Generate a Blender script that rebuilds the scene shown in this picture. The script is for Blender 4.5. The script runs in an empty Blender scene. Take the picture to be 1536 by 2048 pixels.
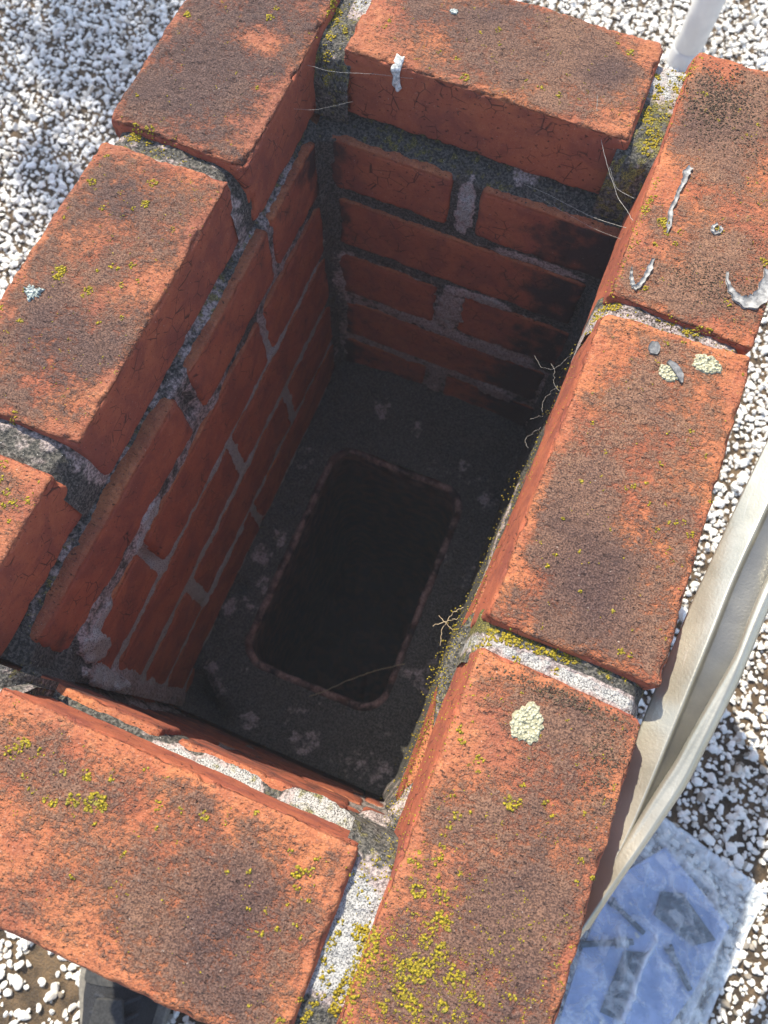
import bpy, math, random
import numpy as np
from mathutils import Matrix, Vector
from mathutils.bvhtree import BVHTree

# ------------------------------------------------------------------ camera, light
scene = bpy.context.scene
col = scene.collection
cam_data = bpy.data.cameras.new("camera")
cam = bpy.data.objects.new("camera", cam_data)
col.objects.link(cam)
RIGHT = Vector((0.924993, 0.379717, 0.014221))
DOWN = Vector((0.366659, -0.882107, -0.295716))
FWD = Vector((-0.099744, 0.278749, -0.955170))
m = Matrix(((RIGHT.x, -DOWN.x, -FWD.x, -0.03388), (RIGHT.y, -DOWN.y, -FWD.y, -0.09408),
            (RIGHT.z, -DOWN.z, -FWD.z, 0.43756), (0, 0, 0, 1)))
cam.matrix_world = m
cam_data.sensor_fit = 'VERTICAL'
cam_data.sensor_height = 36.0
cam_data.lens = 27.087
cam_data.clip_start = 0.01
cam_data.clip_end = 400
cam_data.dof.use_dof = True
cam_data.dof.focus_distance = 0.50
cam_data.dof.aperture_fstop = 11
scene.camera = cam
SUN_EL = math.radians(48)
to_sun = Vector((-0.671, 0.741, 0)).normalized() * math.cos(SUN_EL) + Vector((0, 0, math.sin(SUN_EL)))
world = bpy.data.worlds.new("World")
scene.world = world
world.use_nodes = True
wn = world.node_tree
wn.nodes.clear()
sky = wn.nodes.new('ShaderNodeTexSky')
sky.sky_type = 'NISHITA'
sky.sun_disc = False
sky.sun_elevation = SUN_EL
sky.sun_rotation = math.atan2(to_sun.x, to_sun.y)
bg = wn.nodes.new('ShaderNodeBackground')
bg.inputs['Strength'].default_value = 0.15
wo = wn.nodes.new('ShaderNodeOutputWorld')
wn.links.new(sky.outputs[0], bg.inputs['Color'])
wn.links.new(bg.outputs[0], wo.inputs['Surface'])
sl = bpy.data.lights.new("sun", 'SUN')
sl.energy = 4.6
sl.angle = math.radians(0.53)
sl.color = (1.0, 0.90, 0.74)
sun = bpy.data.objects.new("sun", sl)
col.objects.link(sun)
sun.rotation_euler = (-to_sun).to_track_quat('-Z', 'Y').to_euler()
scene.view_settings.view_transform = 'Standard'
scene.view_settings.look = 'None'
scene.view_settings.gamma = 1
scene.view_settings.exposure = 1.0
scene.view_settings.use_curve_mapping = False
scene.cycles.max_bounces = 8
scene.cycles.diffuse_bounces = 5
scene.cycles.transparent_max_bounces = 12

rng = np.random.default_rng(11)
random.seed(5)
MM = 0.001

# ------------------------------------------------------------------ noise
PERM = np.random.default_rng(3).permutation(256)
PERM = np.concatenate([PERM, PERM, PERM])
GR = np.random.default_rng(4).normal(size=(256, 3))
GR /= np.linalg.norm(GR, axis=1)[:, None]

def noise(p, scale=1.0, seed=0.0):
    """gradient noise, p in mm, scale = feature size in mm, about -0.7..0.7"""
    q = np.asarray(p, float) / scale + np.array([seed * 17.13, seed * 7.77, seed * 3.31]) + 100
    i = np.floor(q).astype(int)
    f = q - i
    u = f * f * f * (f * (f * 6 - 15) + 10)
    r = 0
    for dx in (0, 1):
        wx = u[:, 0] if dx else 1 - u[:, 0]
        for dy in (0, 1):
            wy = u[:, 1] if dy else 1 - u[:, 1]
            for dz in (0, 1):
                wz = u[:, 2] if dz else 1 - u[:, 2]
                h = PERM[(PERM[(PERM[(i[:, 0] + dx) & 255] + i[:, 1] + dy) & 255] + i[:, 2] + dz) & 255]
                g = GR[h]
                d = f - np.array([dx, dy, dz])
                r = r + wx * wy * wz * (g * d).sum(1)
    return r

def fbm(p, scale, octaves=4, seed=0.0, gain=0.5):
    a, s, r = 1.0, scale, 0
    for o in range(octaves):
        r = r + a * noise(p, s, seed + o * 1.7)
        a *= gain
        s *= 0.5
    return r

def sstep(a, b, x):
    t = np.clip((x - a) / (b - a), 0, 1)
    return t * t * (3 - 2 * t)

# ------------------------------------------------------------------ object helpers
def link(name, data, parent=None, mat=None):
    o = bpy.data.objects.new(name, data)
    col.objects.link(o)
    if parent is not None:
        o.parent = parent
    if mat is not None and data is not None and not data.materials:
        data.materials.append(mat)
    return o

def mesh_np(name, v, faces, smooth=True, attrs=None):
    """v in metres (n,3); faces (m,k) array, or a list of arrays of one face size each"""
    me = bpy.data.meshes.new(name)
    if isinstance(faces, np.ndarray):
        faces = [faces]
    me.vertices.add(len(v))
    me.vertices.foreach_set('co', np.asarray(v, np.float32).ravel())
    flat = np.concatenate([f.ravel() for f in faces])
    tot = np.concatenate([np.full(len(f), f.shape[1]) for f in faces])
    me.loops.add(len(flat))
    me.loops.foreach_set('vertex_index', flat.astype(np.int32))
    me.polygons.add(len(tot))
    start = np.concatenate([[0], np.cumsum(tot)[:-1]])
    me.polygons.foreach_set('loop_start', start.astype(np.int32))
    me.polygons.foreach_set('loop_total', tot.astype(np.int32))
    me.polygons.foreach_set('use_smooth', np.full(len(tot), smooth))
    me.update(calc_edges=True)
    me.validate()
    for k, a in (attrs or {}).items():
        at = me.attributes.new(k, 'FLOAT', 'POINT')
        at.data.foreach_set('value', np.asarray(a, np.float32))
    return me

def thing(name, label, cat, loc=(0, 0, 0), rotz=0, group=None):
    o = link(name, None)
    o.empty_display_size = 0.05
    o.location = [c * MM for c in loc]
    o.rotation_euler = (0, 0, rotz)
    tag(o, label, cat, group)
    return o

def tag(o, label, cat, group=None, kind=None):
    group = group or {'cobweb': 'cobweb threads across the shaft', 'bolt': 'bolts inside the plastic bag'}.get(cat)
    if label: o['label'] = label
    if cat: o['category'] = cat
    if group: o['group'] = group
    if kind: o['kind'] = kind
    return o

def struct(o, label, cat=None):
    o['kind'] = 'structure'
    o['label'] = label
    return o

_ico = {}
def ico(sub):
    if sub in _ico: return _ico[sub]
    import bmesh
    b = bmesh.new()
    bmesh.ops.create_icosphere(b, subdivisions=sub, radius=1)
    v = np.array([x.co[:] for x in b.verts])
    f = np.array([[x.index for x in fc.verts] for fc in b.faces])
    b.free()
    _ico[sub] = (v, f)
    return v, f

# ------------------------------------------------------------------ material helpers
class NT:
    def __init__(self, name):
        self.mat = bpy.data.materials.new(name)
        self.mat.use_nodes = True
        self.t = self.mat.node_tree
        self.t.nodes.clear()
        self.out = self.t.nodes.new('ShaderNodeOutputMaterial')
        self.tc = self.t.nodes.new('ShaderNodeTexCoord')
        oi = self.t.nodes.new('ShaderNodeObjectInfo')
        self.rand = oi.outputs['Random']
        ad = self.t.nodes.new('ShaderNodeVectorMath'); ad.operation = 'ADD'
        ml = self.t.nodes.new('ShaderNodeMath'); ml.operation = 'MULTIPLY'; ml.inputs[1].default_value = 13.7
        self.t.links.new(self.rand, ml.inputs[0])
        self.t.links.new(self.tc.outputs['Object'], ad.inputs[0])
        self.t.links.new(ml.outputs[0], ad.inputs[1])
        self.co = ad.outputs[0]
    def link(self, a, b): self.t.links.new(a, b)
    def set(self, sock, v):
        if isinstance(v, bpy.types.NodeSocket): self.link(v, sock)
        else:
            if isinstance(v, tuple) and len(v) == 3 and sock.type == 'RGBA': v = v + (1,)
            sock.default_value = v
    def noise(self, scale, detail=3, rough=0.55, co=None, dist=0.0):
        n = self.t.nodes.new('ShaderNodeTexNoise')
        n.inputs['Scale'].default_value = scale
        n.inputs['Detail'].default_value = detail
        n.inputs['Roughness'].default_value = rough
        n.inputs['Distortion'].default_value = dist
        self.link(co or self.co, n.inputs['Vector'])
        return n.outputs[0]
    def voronoi(self, scale, feature='F1', co=None, out='Distance'):
        n = self.t.nodes.new('ShaderNodeTexVoronoi')
        n.feature = feature
        n.inputs['Scale'].default_value = scale
        self.link(co or self.co, n.inputs['Vector'])
        return n.outputs[out]
    def scaled(self, sx, sy, sz, rot=0):
        n = self.t.nodes.new('ShaderNodeMapping')
        n.inputs['Scale'].default_value = (sx, sy, sz)
        n.inputs['Rotation'].default_value = (0, 0, rot)
        self.link(self.co, n.inputs['Vector'])
        return n.outputs[0]
    def attr(self, name):
        n = self.t.nodes.new('ShaderNodeAttribute')
        n.attribute_name = name
        return n.outputs['Fac']
    def oattr(self, name):
        n = self.t.nodes.new('ShaderNodeAttribute')
        n.attribute_type = 'OBJECT'
        n.attribute_name = name
        return n.outputs['Fac']
    def m(self, op, a, b=0.0, c=None):
        n = self.t.nodes.new('ShaderNodeMath'); n.operation = op
        self.set(n.inputs[0], a); self.set(n.inputs[1], b)
        if c is not None: self.set(n.inputs[2], c)
        return n.outputs[0]
    def ss(self, v, a, b):
        n = self.t.nodes.new('ShaderNodeMapRange'); n.interpolation_type = 'SMOOTHSTEP'
        self.set(n.inputs['Value'], v)
        n.inputs['From Min'].default_value = a; n.inputs['From Max'].default_value = b
        return n.outputs[0]
    def mix(self, f, a, b, mode='MIX'):
        n = self.t.nodes.new('ShaderNodeMix'); n.data_type = 'RGBA'; n.blend_type = mode
        self.set(n.inputs[0], f); self.set(n.inputs[6], a); self.set(n.inputs[7], b)
        return n.outputs[2]
    def bump(self, h, dist, strength=1.0, normal=None):
        n = self.t.nodes.new('ShaderNodeBump')
        n.inputs['Distance'].default_value = dist
        n.inputs['Strength'].default_value = strength
        self.link(h, n.inputs['Height'])
        if normal is not None: self.link(normal, n.inputs['Normal'])
        return n.outputs[0]
    def bsdf(self, color, rough=0.85, normal=None, spec=0.3, metallic=0.0, **kw):
        n = self.t.nodes.new('ShaderNodeBsdfPrincipled')
        self.set(n.inputs['Base Color'], color)
        self.set(n.inputs['Roughness'], rough)
        self.set(n.inputs['Metallic'], metallic)
        n.inputs['Specular IOR Level'].default_value = spec
        for k, v in kw.items(): self.set(n.inputs[k.replace('_', ' ')], v)
        if normal is not None: self.link(normal, n.inputs['Normal'])
        self.link(n.outputs[0], self.out.inputs['Surface'])
        return n

def mat_brick():
    n = NT("fired_clay")
    big = n.noise(28, 3); mid = n.noise(110, 4); fine = n.noise(420, 3, 0.65); grit = n.noise(1000, 2)
    streak = n.noise(1.0, 3, 0.6, co=n.scaled(210, 520, 300, 0.5))
    clay = n.mix(n.ss(big, 0.35, 0.65), (0.42, 0.153, 0.066), (0.32, 0.100, 0.050))
    clay = n.mix(n.m('MULTIPLY', n.attr('tint'), 0.85), clay, (0.225, 0.085, 0.056))
    clay = n.mix(n.m('MULTIPLY', n.ss(mid, 0.48, 0.70), 0.45), clay, (0.52, 0.215, 0.100))
    clay = n.mix(n.m('MULTIPLY', n.ss(fine, 0.50, 0.66), 0.55), clay, (0.16, 0.060, 0.042))
    clay = n.mix(n.m('MULTIPLY', n.ss(grit, 0.56, 0.70), 0.30), clay, (0.52, 0.33, 0.23))
    dirtc = n.mix(n.ss(grit, 0.36, 0.62), (0.078, 0.048, 0.036), (0.26, 0.145, 0.090))
    dirtd = n.mix(n.ss(grit, 0.40, 0.68), (0.034, 0.026, 0.026), (0.118, 0.078, 0.068))
    dirt = n.mix(n.attr('dark'), dirtc, dirtd)
    cr = n.m('ADD', n.attr('crust'), n.m('MULTIPLY', n.m('SUBTRACT', streak, 0.5), 0.7))
    cr = n.m('ADD', cr, n.m('MULTIPLY', n.m('SUBTRACT', mid, 0.5), 0.9))
    cr = n.m('ADD', cr, n.m('MULTIPLY', n.m('SUBTRACT', fine, 0.5), 0.8))
    cr = n.m('ADD', cr, n.m('MULTIPLY', n.m('SUBTRACT', grit, 0.5), 0.55))
    mask = n.m('MULTIPLY', n.ss(cr, 0.30, 0.80), 0.93)
    c = n.mix(mask, clay, dirt)
    c = n.mix(n.m('MULTIPLY', n.attr('side'), 0.6), c, (0.36, 0.088, 0.046))
    film = n.m('MULTIPLY', n.attr('side'), n.m('MULTIPLY', n.ss(n.noise(38, 4, 0.6, dist=0.6), 0.40, 0.66), 0.62))
    c = n.mix(film, c, (0.175, 0.052, 0.042))
    # soot and damp on the faces inside the shaft, reduced low on the left to paint in bounce light
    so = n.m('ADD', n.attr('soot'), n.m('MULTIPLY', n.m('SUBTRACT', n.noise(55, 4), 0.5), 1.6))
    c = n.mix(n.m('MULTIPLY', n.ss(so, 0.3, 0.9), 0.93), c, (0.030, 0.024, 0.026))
    # lime bloom and pits
    c = n.mix(n.m('MULTIPLY', n.ss(n.noise(620, 2), 0.70, 0.78), 0.6), c, (0.50, 0.42, 0.36))
    pits = n.ss(n.noise(1.0, 2, 0.5, co=n.scaled(330, 700, 500, 0.5)), 0.36, 0.28)
    c = n.mix(n.m('MULTIPLY', pits, 0.75), c, (0.030, 0.020, 0.018))
    # hairline cracks in the fired skin
    vor = n.voronoi(85, 'DISTANCE_TO_EDGE', co=None)
    crk = n.m('MULTIPLY', n.ss(vor, 0.035, 0.005), n.ss(n.noise(45, 2), 0.50, 0.60))
    crk = n.m('MULTIPLY', crk, n.attr('side'))
    c = n.mix(n.m('MULTIPLY', crk, 0.8), c, (0.03, 0.018, 0.016))
    h = n.m('ADD', n.m('MULTIPLY', mid, 0.8), n.m('MULTIPLY', fine, 0.7))
    h = n.m('ADD', h, n.m('MULTIPLY', streak, 0.6))
    h = n.m('SUBTRACT', h, n.m('MULTIPLY', pits, 0.6))
    h = n.m('SUBTRACT', h, n.m('MULTIPLY', crk, 0.5))
    h = n.m('ADD', h, n.m('MULTIPLY', mask, 0.35))
    amt = n.m('SUBTRACT', 1.0, n.m('MULTIPLY', n.attr('side'), 0.72))
    h = n.m('MULTIPLY', h, amt)
    nb = n.bump(h, 0.0016)
    n.bsdf(c, 0.88, n.bump(n.m('MULTIPLY', grit, amt), 0.0005, 1.0, nb), spec=0.22)
    return n.mat

def mat_mortar():
    n = NT("old_mortar")
    mid = n.noise(140, 4); fine = n.noise(520, 3, 0.6); grit = n.noise(1100, 2)
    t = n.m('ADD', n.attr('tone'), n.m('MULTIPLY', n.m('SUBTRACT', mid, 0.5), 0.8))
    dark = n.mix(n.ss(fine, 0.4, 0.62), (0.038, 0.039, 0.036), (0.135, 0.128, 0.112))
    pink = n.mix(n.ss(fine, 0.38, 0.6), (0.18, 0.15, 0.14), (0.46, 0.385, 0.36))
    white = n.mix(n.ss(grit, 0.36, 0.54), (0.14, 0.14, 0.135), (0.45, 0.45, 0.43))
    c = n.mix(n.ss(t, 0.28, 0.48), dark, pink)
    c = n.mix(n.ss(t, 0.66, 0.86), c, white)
    g = n.m('ADD', n.attr('green'), n.m('MULTIPLY', n.m('SUBTRACT', n.noise(170, 3), 0.5), 1.6))
    c = n.mix(n.m('MULTIPLY', n.ss(g, 0.45, 0.75), 0.85), c, n.mix(n.ss(grit, 0.42, 0.6), (0.055, 0.055, 0.022), (0.26, 0.23, 0.055)))
    c = n.mix(n.m('MULTIPLY', n.ss(n.noise(900, 1), 0.72, 0.78), 0.8), c, (0.6, 0.6, 0.58))
    h = n.m('ADD', n.m('MULTIPLY', mid, 1.0), n.m('MULTIPLY', fine, 0.8))
    nb = n.bump(h, 0.0022)
    n.bsdf(c, 0.93, n.bump(grit, 0.0006, 1.0, nb), spec=0.2)
    return n.mat

def mat_liner():
    n = NT("sooty_terracotta")
    f = n.noise(60, 4); g = n.noise(500, 3)
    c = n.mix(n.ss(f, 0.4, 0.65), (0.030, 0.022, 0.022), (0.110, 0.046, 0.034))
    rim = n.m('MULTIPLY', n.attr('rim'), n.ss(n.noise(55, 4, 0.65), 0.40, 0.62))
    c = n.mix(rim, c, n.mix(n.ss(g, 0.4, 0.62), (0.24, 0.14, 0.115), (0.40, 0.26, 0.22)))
    n.bsdf(c, 0.9, n.bump(g, 0.0012), spec=0.2)
    return n.mat

def simple(name, c1, c2, scale=300, rough=0.8, bump=0.0006, detail=3, spec=0.3, metallic=0.0, lo=0.38, hi=0.62, **kw):
    n = NT(name)
    f = n.noise(scale, detail, 0.6)
    c = n.mix(n.ss(f, lo, hi), c1, c2)
    n.bsdf(c, rough, n.bump(f, bump) if bump else None, spec=spec, metallic=metallic, **kw)
    return n.mat

def mat_gravel():
    n = NT("white_spar")
    s = n.attr('shade')
    c = n.mix(n.ss(s, 0.0, 0.12), (0.20, 0.17, 0.13), (0.54, 0.50, 0.43))
    c = n.mix(n.ss(s, 0.10, 0.45), c, (0.80, 0.785, 0.73))
    f = n.noise(260, 3)
    c = n.mix(n.m('MULTIPLY', n.ss(f, 0.55, 0.75), 0.3), c, (0.50, 0.44, 0.35))
    n.bsdf(c, 0.6, n.bump(n.noise(500, 2), 0.0007), spec=0.35)
    return n.mat

def mat_roof():
    n = NT("bitumen_felt")
    a = n.noise(35, 4); g = n.noise(450, 3)
    c = n.mix(n.ss(a, 0.35, 0.65), (0.055, 0.040, 0.026), (0.17, 0.115, 0.065))
    c = n.mix(n.m('MULTIPLY', n.ss(g, 0.45, 0.65), 0.5), c, (0.09, 0.075, 0.055))
    n.bsdf(c, 0.9, n.bump(n.m('ADD', a, g), 0.003), spec=0.2)
    return n.mat

def mat_roof_far():
    n = NT("chippings_far")
    v = n.voronoi(95, out='Distance'); w = n.noise(6, 4)
    st = n.ss(v, 0.62, 0.45)
    c = n.mix(n.m('MULTIPLY', st, n.ss(w, 0.30, 0.42)), (0.10, 0.075, 0.045), (0.74, 0.73, 0.69))
    n.bsdf(c, 0.8, n.bump(st, 0.006), spec=0.25)
    return n.mat

def mat_steel():
    n = NT("scuffed_stainless")
    f = n.noise(1.0, 4, 0.6, co=n.scaled(20, 260, 20, 0.0)); b = n.noise(24, 4); sc = n.noise(1.0, 2, 0.5, co=n.scaled(900, 40, 300, 0.6))
    c = n.mix(n.ss(b, 0.35, 0.65), (0.40, 0.385, 0.31), (0.49, 0.47, 0.39))
    c = n.mix(n.m('MULTIPLY', n.ss(sc, 0.66, 0.74), 0.5), c, (0.62, 0.60, 0.54))
    c = n.mix(n.m('MULTIPLY', n.ss(n.noise(170, 3), 0.62, 0.75), 0.35), c, (0.33, 0.30, 0.23))
    c = n.mix(n.m('MULTIPLY', n.attr('painted_reflection'), n.m('ADD', 0.55, n.m('MULTIPLY', n.noise(60, 3), 0.5))), c, (0.17, 0.17, 0.165))  # groove floor coloured darker grey to paint in its dark reflection
    r = n.m('ADD', 0.22, n.m('MULTIPLY', b, 0.22))
    n.bsdf(c, r, n.bump(n.noise(600, 2), 0.0001), spec=0.5, metallic=0.68)
    return n.mat

def mat_bag():
    n = NT("clear_polythene")
    t = n.t
    f = n.noise(45, 4, 0.6, dist=0.8); g = n.noise(180, 3)
    nb = n.bump(n.m('ADD', f, n.m('MULTIPLY', g, 0.25)), 0.010)
    p = t.nodes.new('ShaderNodeBsdfPrincipled')
    p.inputs['Base Color'].default_value = (0.85, 0.90, 0.93, 1)
    p.inputs['Roughness'].default_value = 0.12
    p.inputs['Specular IOR Level'].default_value = 0.6
    n.link(nb, p.inputs['Normal'])
    tr = t.nodes.new('ShaderNodeBsdfTransparent')
    tr.inputs['Color'].default_value = (0.93, 0.96, 0.98, 1)
    mx = t.nodes.new('ShaderNodeMixShader')
    fac = n.m('ADD', 0.12, n.m('MULTIPLY', n.ss(f, 0.42, 0.66), 0.34))
    fac = n.m('ADD', fac, n.m('MULTIPLY', n.attr('crease'), 0.55))
    n.link(fac, mx.inputs[0]); n.link(tr.outputs[0], mx.inputs[1]); n.link(p.outputs[0], mx.inputs[2])
    n.link(mx.outputs[0], n.out.inputs['Surface'])
    return n.mat

def mat_lichen(name, c1, c2, c3):
    n = NT(name)
    v = n.voronoi(650); f = n.noise(300, 3)
    c = n.mix(n.ss(v, 0.15, 0.7), c1, c2)
    c = n.mix(n.m('MULTIPLY', n.ss(f, 0.5, 0.72), 0.7), c, c3)
    n.bsdf(c, 0.95, n.bump(n.m('SUBTRACT', 1.0, v), 0.0012), spec=0.15)
    return n.mat

M_BRICK = mat_brick(); M_MORTAR = mat_mortar(); M_LINER = mat_liner()
M_GRAVEL = mat_gravel(); M_ROOF = mat_roof(); M_ROOF_FAR = mat_roof_far(); M_STEEL = mat_steel(); M_BAG = mat_bag()
M_YEL = mat_lichen("yellow_lichen", (0.44, 0.345, 0.025), (0.20, 0.155, 0.018), (0.27, 0.25, 0.06))
M_PALE = mat_lichen("pale_lichen", (0.60, 0.58, 0.42), (0.30, 0.29, 0.19), (0.46, 0.46, 0.33))
M_GREYL = mat_lichen("grey_lichen", (0.50, 0.56, 0.54), (0.22, 0.26, 0.25), (0.62, 0.66, 0.62))
M_BROWNL = mat_lichen("brown_lichen", (0.15, 0.105, 0.070), (0.065, 0.045, 0.032), (0.20, 0.15, 0.095))
M_CURL = simple("weathered_sealant", (0.17, 0.17, 0.17), (0.34, 0.34, 0.33), 260, 0.65, 0.0008, spec=0.4)
M_SLATE = simple("slate_grey", (0.10, 0.105, 0.11), (0.20, 0.20, 0.20), 300, 0.6, 0.0006, spec=0.4)
M_WHITE = simple("dried_white_drip", (0.34, 0.36, 0.35), (0.72, 0.73, 0.70), 500, 0.9, 0.0008)
M_PIPE = simple("white_upvc", (0.52, 0.52, 0.51), (0.60, 0.60, 0.58), 25, 0.38, 0.0, spec=0.5)
M_PAPER = simple("pale_blue_paper", (0.31, 0.40, 0.60), (0.46, 0.55, 0.77), 22, 0.75, 0.006)
M_IRON = simple("dark_zinc", (0.085, 0.11, 0.13), (0.15, 0.18, 0.20), 160, 0.55, 0.0004, spec=0.5, metallic=0.3)
M_ZINC = simple("bright_zinc", (0.34, 0.36, 0.36), (0.46, 0.48, 0.48), 160, 0.4, 0.0002, spec=0.5, metallic=0.5)
M_WEB = simple("spider_silk", (0.30, 0.29, 0.26), (0.50, 0.48, 0.43), 500, 0.6, 0.0)
M_TWIG = simple("dry_grass", (0.26, 0.20, 0.12), (0.42, 0.35, 0.22), 500, 0.8, 0.0)
M_SOLE = simple("grey_rubber", (0.16, 0.15, 0.13), (0.24, 0.225, 0.19), 240, 0.8, 0.0005)
M_CAP = simple("charcoal_rubber", (0.026, 0.027, 0.028), (0.045, 0.046, 0.046), 300, 0.7, 0.0004)
M_FABRIC = simple("black_mesh_fabric", (0.010, 0.011, 0.013), (0.032, 0.034, 0.040), 800, 0.85, 0.0008)
M_LACE = simple("dark_lace", (0.018, 0.02, 0.025), (0.045, 0.05, 0.06), 900, 0.8, 0.0005)
M_LEAF = simple("leaf_green", (0.035, 0.075, 0.020), (0.07, 0.12, 0.03), 30, 0.6, 0.0)
M_BARK = simple("bark", (0.06, 0.045, 0.03), (0.13, 0.10, 0.07), 30, 0.9, 0.004)
M_LAND = simple("grass_ground", (0.045, 0.075, 0.025), (0.09, 0.10, 0.045), 0.8, 0.95, 0.0)
M_WALL = simple("rendered_wall", (0.55, 0.52, 0.46), (0.62, 0.59, 0.53), 3, 0.9, 0.001)

# ------------------------------------------------------------------ brick builder (all lengths in mm)
def box_surface(nx, ny, nz):
    """welded surface grid of an nx*ny*nz lattice: returns integer coords and quads"""
    key = lambda i, j, k: (i * (ny + 1) + j) * (nz + 1) + k
    qs = []
    def face(a, b, f):
        A, B = np.meshgrid(np.arange(a), np.arange(b), indexing='ij')
        A = A.ravel(); B = B.ravel()
        qs.append(np.stack([f(A, B), f(A + 1, B), f(A + 1, B + 1), f(A, B + 1)], 1))
    face(nx, ny, lambda i, j: key(i, j, nz))
    face(ny, nx, lambda j, i: key(i, j, 0))
    face(ny, nz, lambda j, k: key(nx, j, k))
    face(nz, ny, lambda k, j: key(0, j, k))
    face(nz, nx, lambda k, i: key(i, ny, k))
    face(nx, nz, lambda i, k: key(i, 0, k))
    q = np.concatenate(qs)
    u, inv = np.unique(q.ravel(), return_inverse=True)
    ijk = np.stack([u // ((ny + 1) * (nz + 1)), (u // (nz + 1)) % (ny + 1), u % (nz + 1)], 1)
    return ijk, inv.reshape(q.shape)

def brick_mesh(name, q, z0, z1, res=2.0, rad=5.0, amp=1.0, seed=0, crust=0.5, blobs=(), dark=0.3, darkblobs=(),
               tint=0.35, lean=(0, 0), chips=1.0, soot=0.0, sootfn=None, topface=True):
    """q: four top corners (x,y) counter-clockwise; returns mesh and centre. blobs: (x,y,r,strength) stains"""
    q = np.array(q, float)
    c = np.array([q[:, 0].mean(), q[:, 1].mean(), (z0 + z1) / 2])
    a = (np.linalg.norm(q[1] - q[0]) + np.linalg.norm(q[2] - q[3])) / 2
    b = (np.linalg.norm(q[3] - q[0]) + np.linalg.norm(q[2] - q[1])) / 2
    h = z1 - z0
    nx, ny, nz = [max(4, int(round(s / res))) for s in (a, b, h)]
    ijk, F = box_surface(nx, ny, nz)
    uvw = ijk / np.array([nx, ny, nz])
    size = np.array([a, b, h]); half = size / 2
    p = (uvw - 0.5) * size
    sd = seed + 1.0
    d_edge = half - np.abs(p)
    srt = np.sort(d_edge, axis=1)
    ed = srt[:, 1]                                    # distance to the nearest arris
    r = rad * (1.0 + 1.1 * noise(p, 26, sd) + 0.7 * noise(p, 9, sd + 2))
    r = np.clip(r, 1.2, min(size) * 0.45)[:, None]
    core = np.clip(p, -(half - r), half - r)
    dv = p - core
    ln = np.linalg.norm(dv, axis=1)
    nrm = dv / np.maximum(ln, 1e-6)[:, None]
    p2 = core + nrm * np.minimum(ln[:, None], r)
    top = sstep(0.35, 0.8, nrm[:, 2])
    # displacement along the normal
    st = p * np.array([1.0, 2.3, 1.0])
    d = 1.3 * noise(p, 45, sd + 5) + 0.9 * noise(p, 14, sd + 6)
    rough = 0.75 * noise(p, 5, sd + 7) + 0.55 * noise(st, 3.2, sd + 8)
    pits = -1.6 * sstep(0.22, 0.5, noise(st, 6.5, sd + 9))
    chip = -4.5 * sstep(0.05, 0.45, noise(p, 13, sd + 10) + 0.25 * noise(p, 4, sd + 3)) * sstep(7.5, 0.5, ed) * chips
    chip += -2.2 * sstep(0.0, 0.5, noise(p, 5.5, sd + 12)) * sstep(4, 0.3, ed) * chips
    d = amp * (d + (rough + pits) * (0.25 + 0.75 * top)) + chip
    p2 = p2 + nrm * d[:, None]
    # place into the measured quad
    u = p2[:, 0] / a + 0.5; v = p2[:, 1] / b + 0.5
    xy = ((1 - u) * (1 - v))[:, None] * q[0] + (u * (1 - v))[:, None] * q[1] + (u * v)[:, None] * q[2] + ((1 - u) * v)[:, None] * q[3]
    xy = xy + np.array(lean)[None, :] * (1 - (p2[:, 2] / h + 0.5))[:, None]
    W = np.column_stack([xy, p2[:, 2] + c[2]])
    cr = np.full(len(W), float(crust)); dk = np.full(len(W), float(dark))
    for (x, y, rr, s) in blobs:
        cr += s * np.exp(-((W[:, 0] - x) ** 2 + (W[:, 1] - y) ** 2) / (rr * rr))
    for (x, y, rr, s) in darkblobs:
        dk += s * np.exp(-((W[:, 0] - x) ** 2 + (W[:, 1] - y) ** 2) / (rr * rr))
    cr += 0.50 * fbm(W, 34, 4, sd + 20)
    cr -= 0.30 * sstep(11, 2, ed + 5 * noise(W, 12, sd + 22))
    cr = np.where(top > 0.5, cr, cr * 0.25 - 0.15) if topface else cr * 0 - 0.3
    dk += 0.5 * fbm(W, 30, 2, sd + 30)
    tn = np.clip(tint + 0.9 * fbm(W, 55, 3, sd + 33), 0, 1)
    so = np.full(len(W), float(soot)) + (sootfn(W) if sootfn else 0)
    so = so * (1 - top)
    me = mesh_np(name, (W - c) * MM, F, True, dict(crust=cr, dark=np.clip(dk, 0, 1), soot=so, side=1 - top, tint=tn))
    return me, c

stack = thing("chimney_stack", "weathered red brick chimney stack seen from above with open rectangular flue", "chimney", (-133, 100, -600))
STK = np.array([-133, 100, -600.0])

def put(name, me, c, parent=stack, mat=M_BRICK, origin=STK):
    o = link(name, me, parent, mat)
    o.location = [(c[i] - origin[i]) * MM for i in range(3)]
    return o

surf = []      # world-space triangles of upward surfaces, for resting small things on
def add_surf(me, c):
    v = np.empty(len(me.vertices) * 3, np.float32); me.vertices.foreach_get('co', v)
    v = v.reshape(-1, 3) + np.asarray(c) * MM
    surf.append((v, [tuple(p.vertices) for p in me.polygons]))

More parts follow.
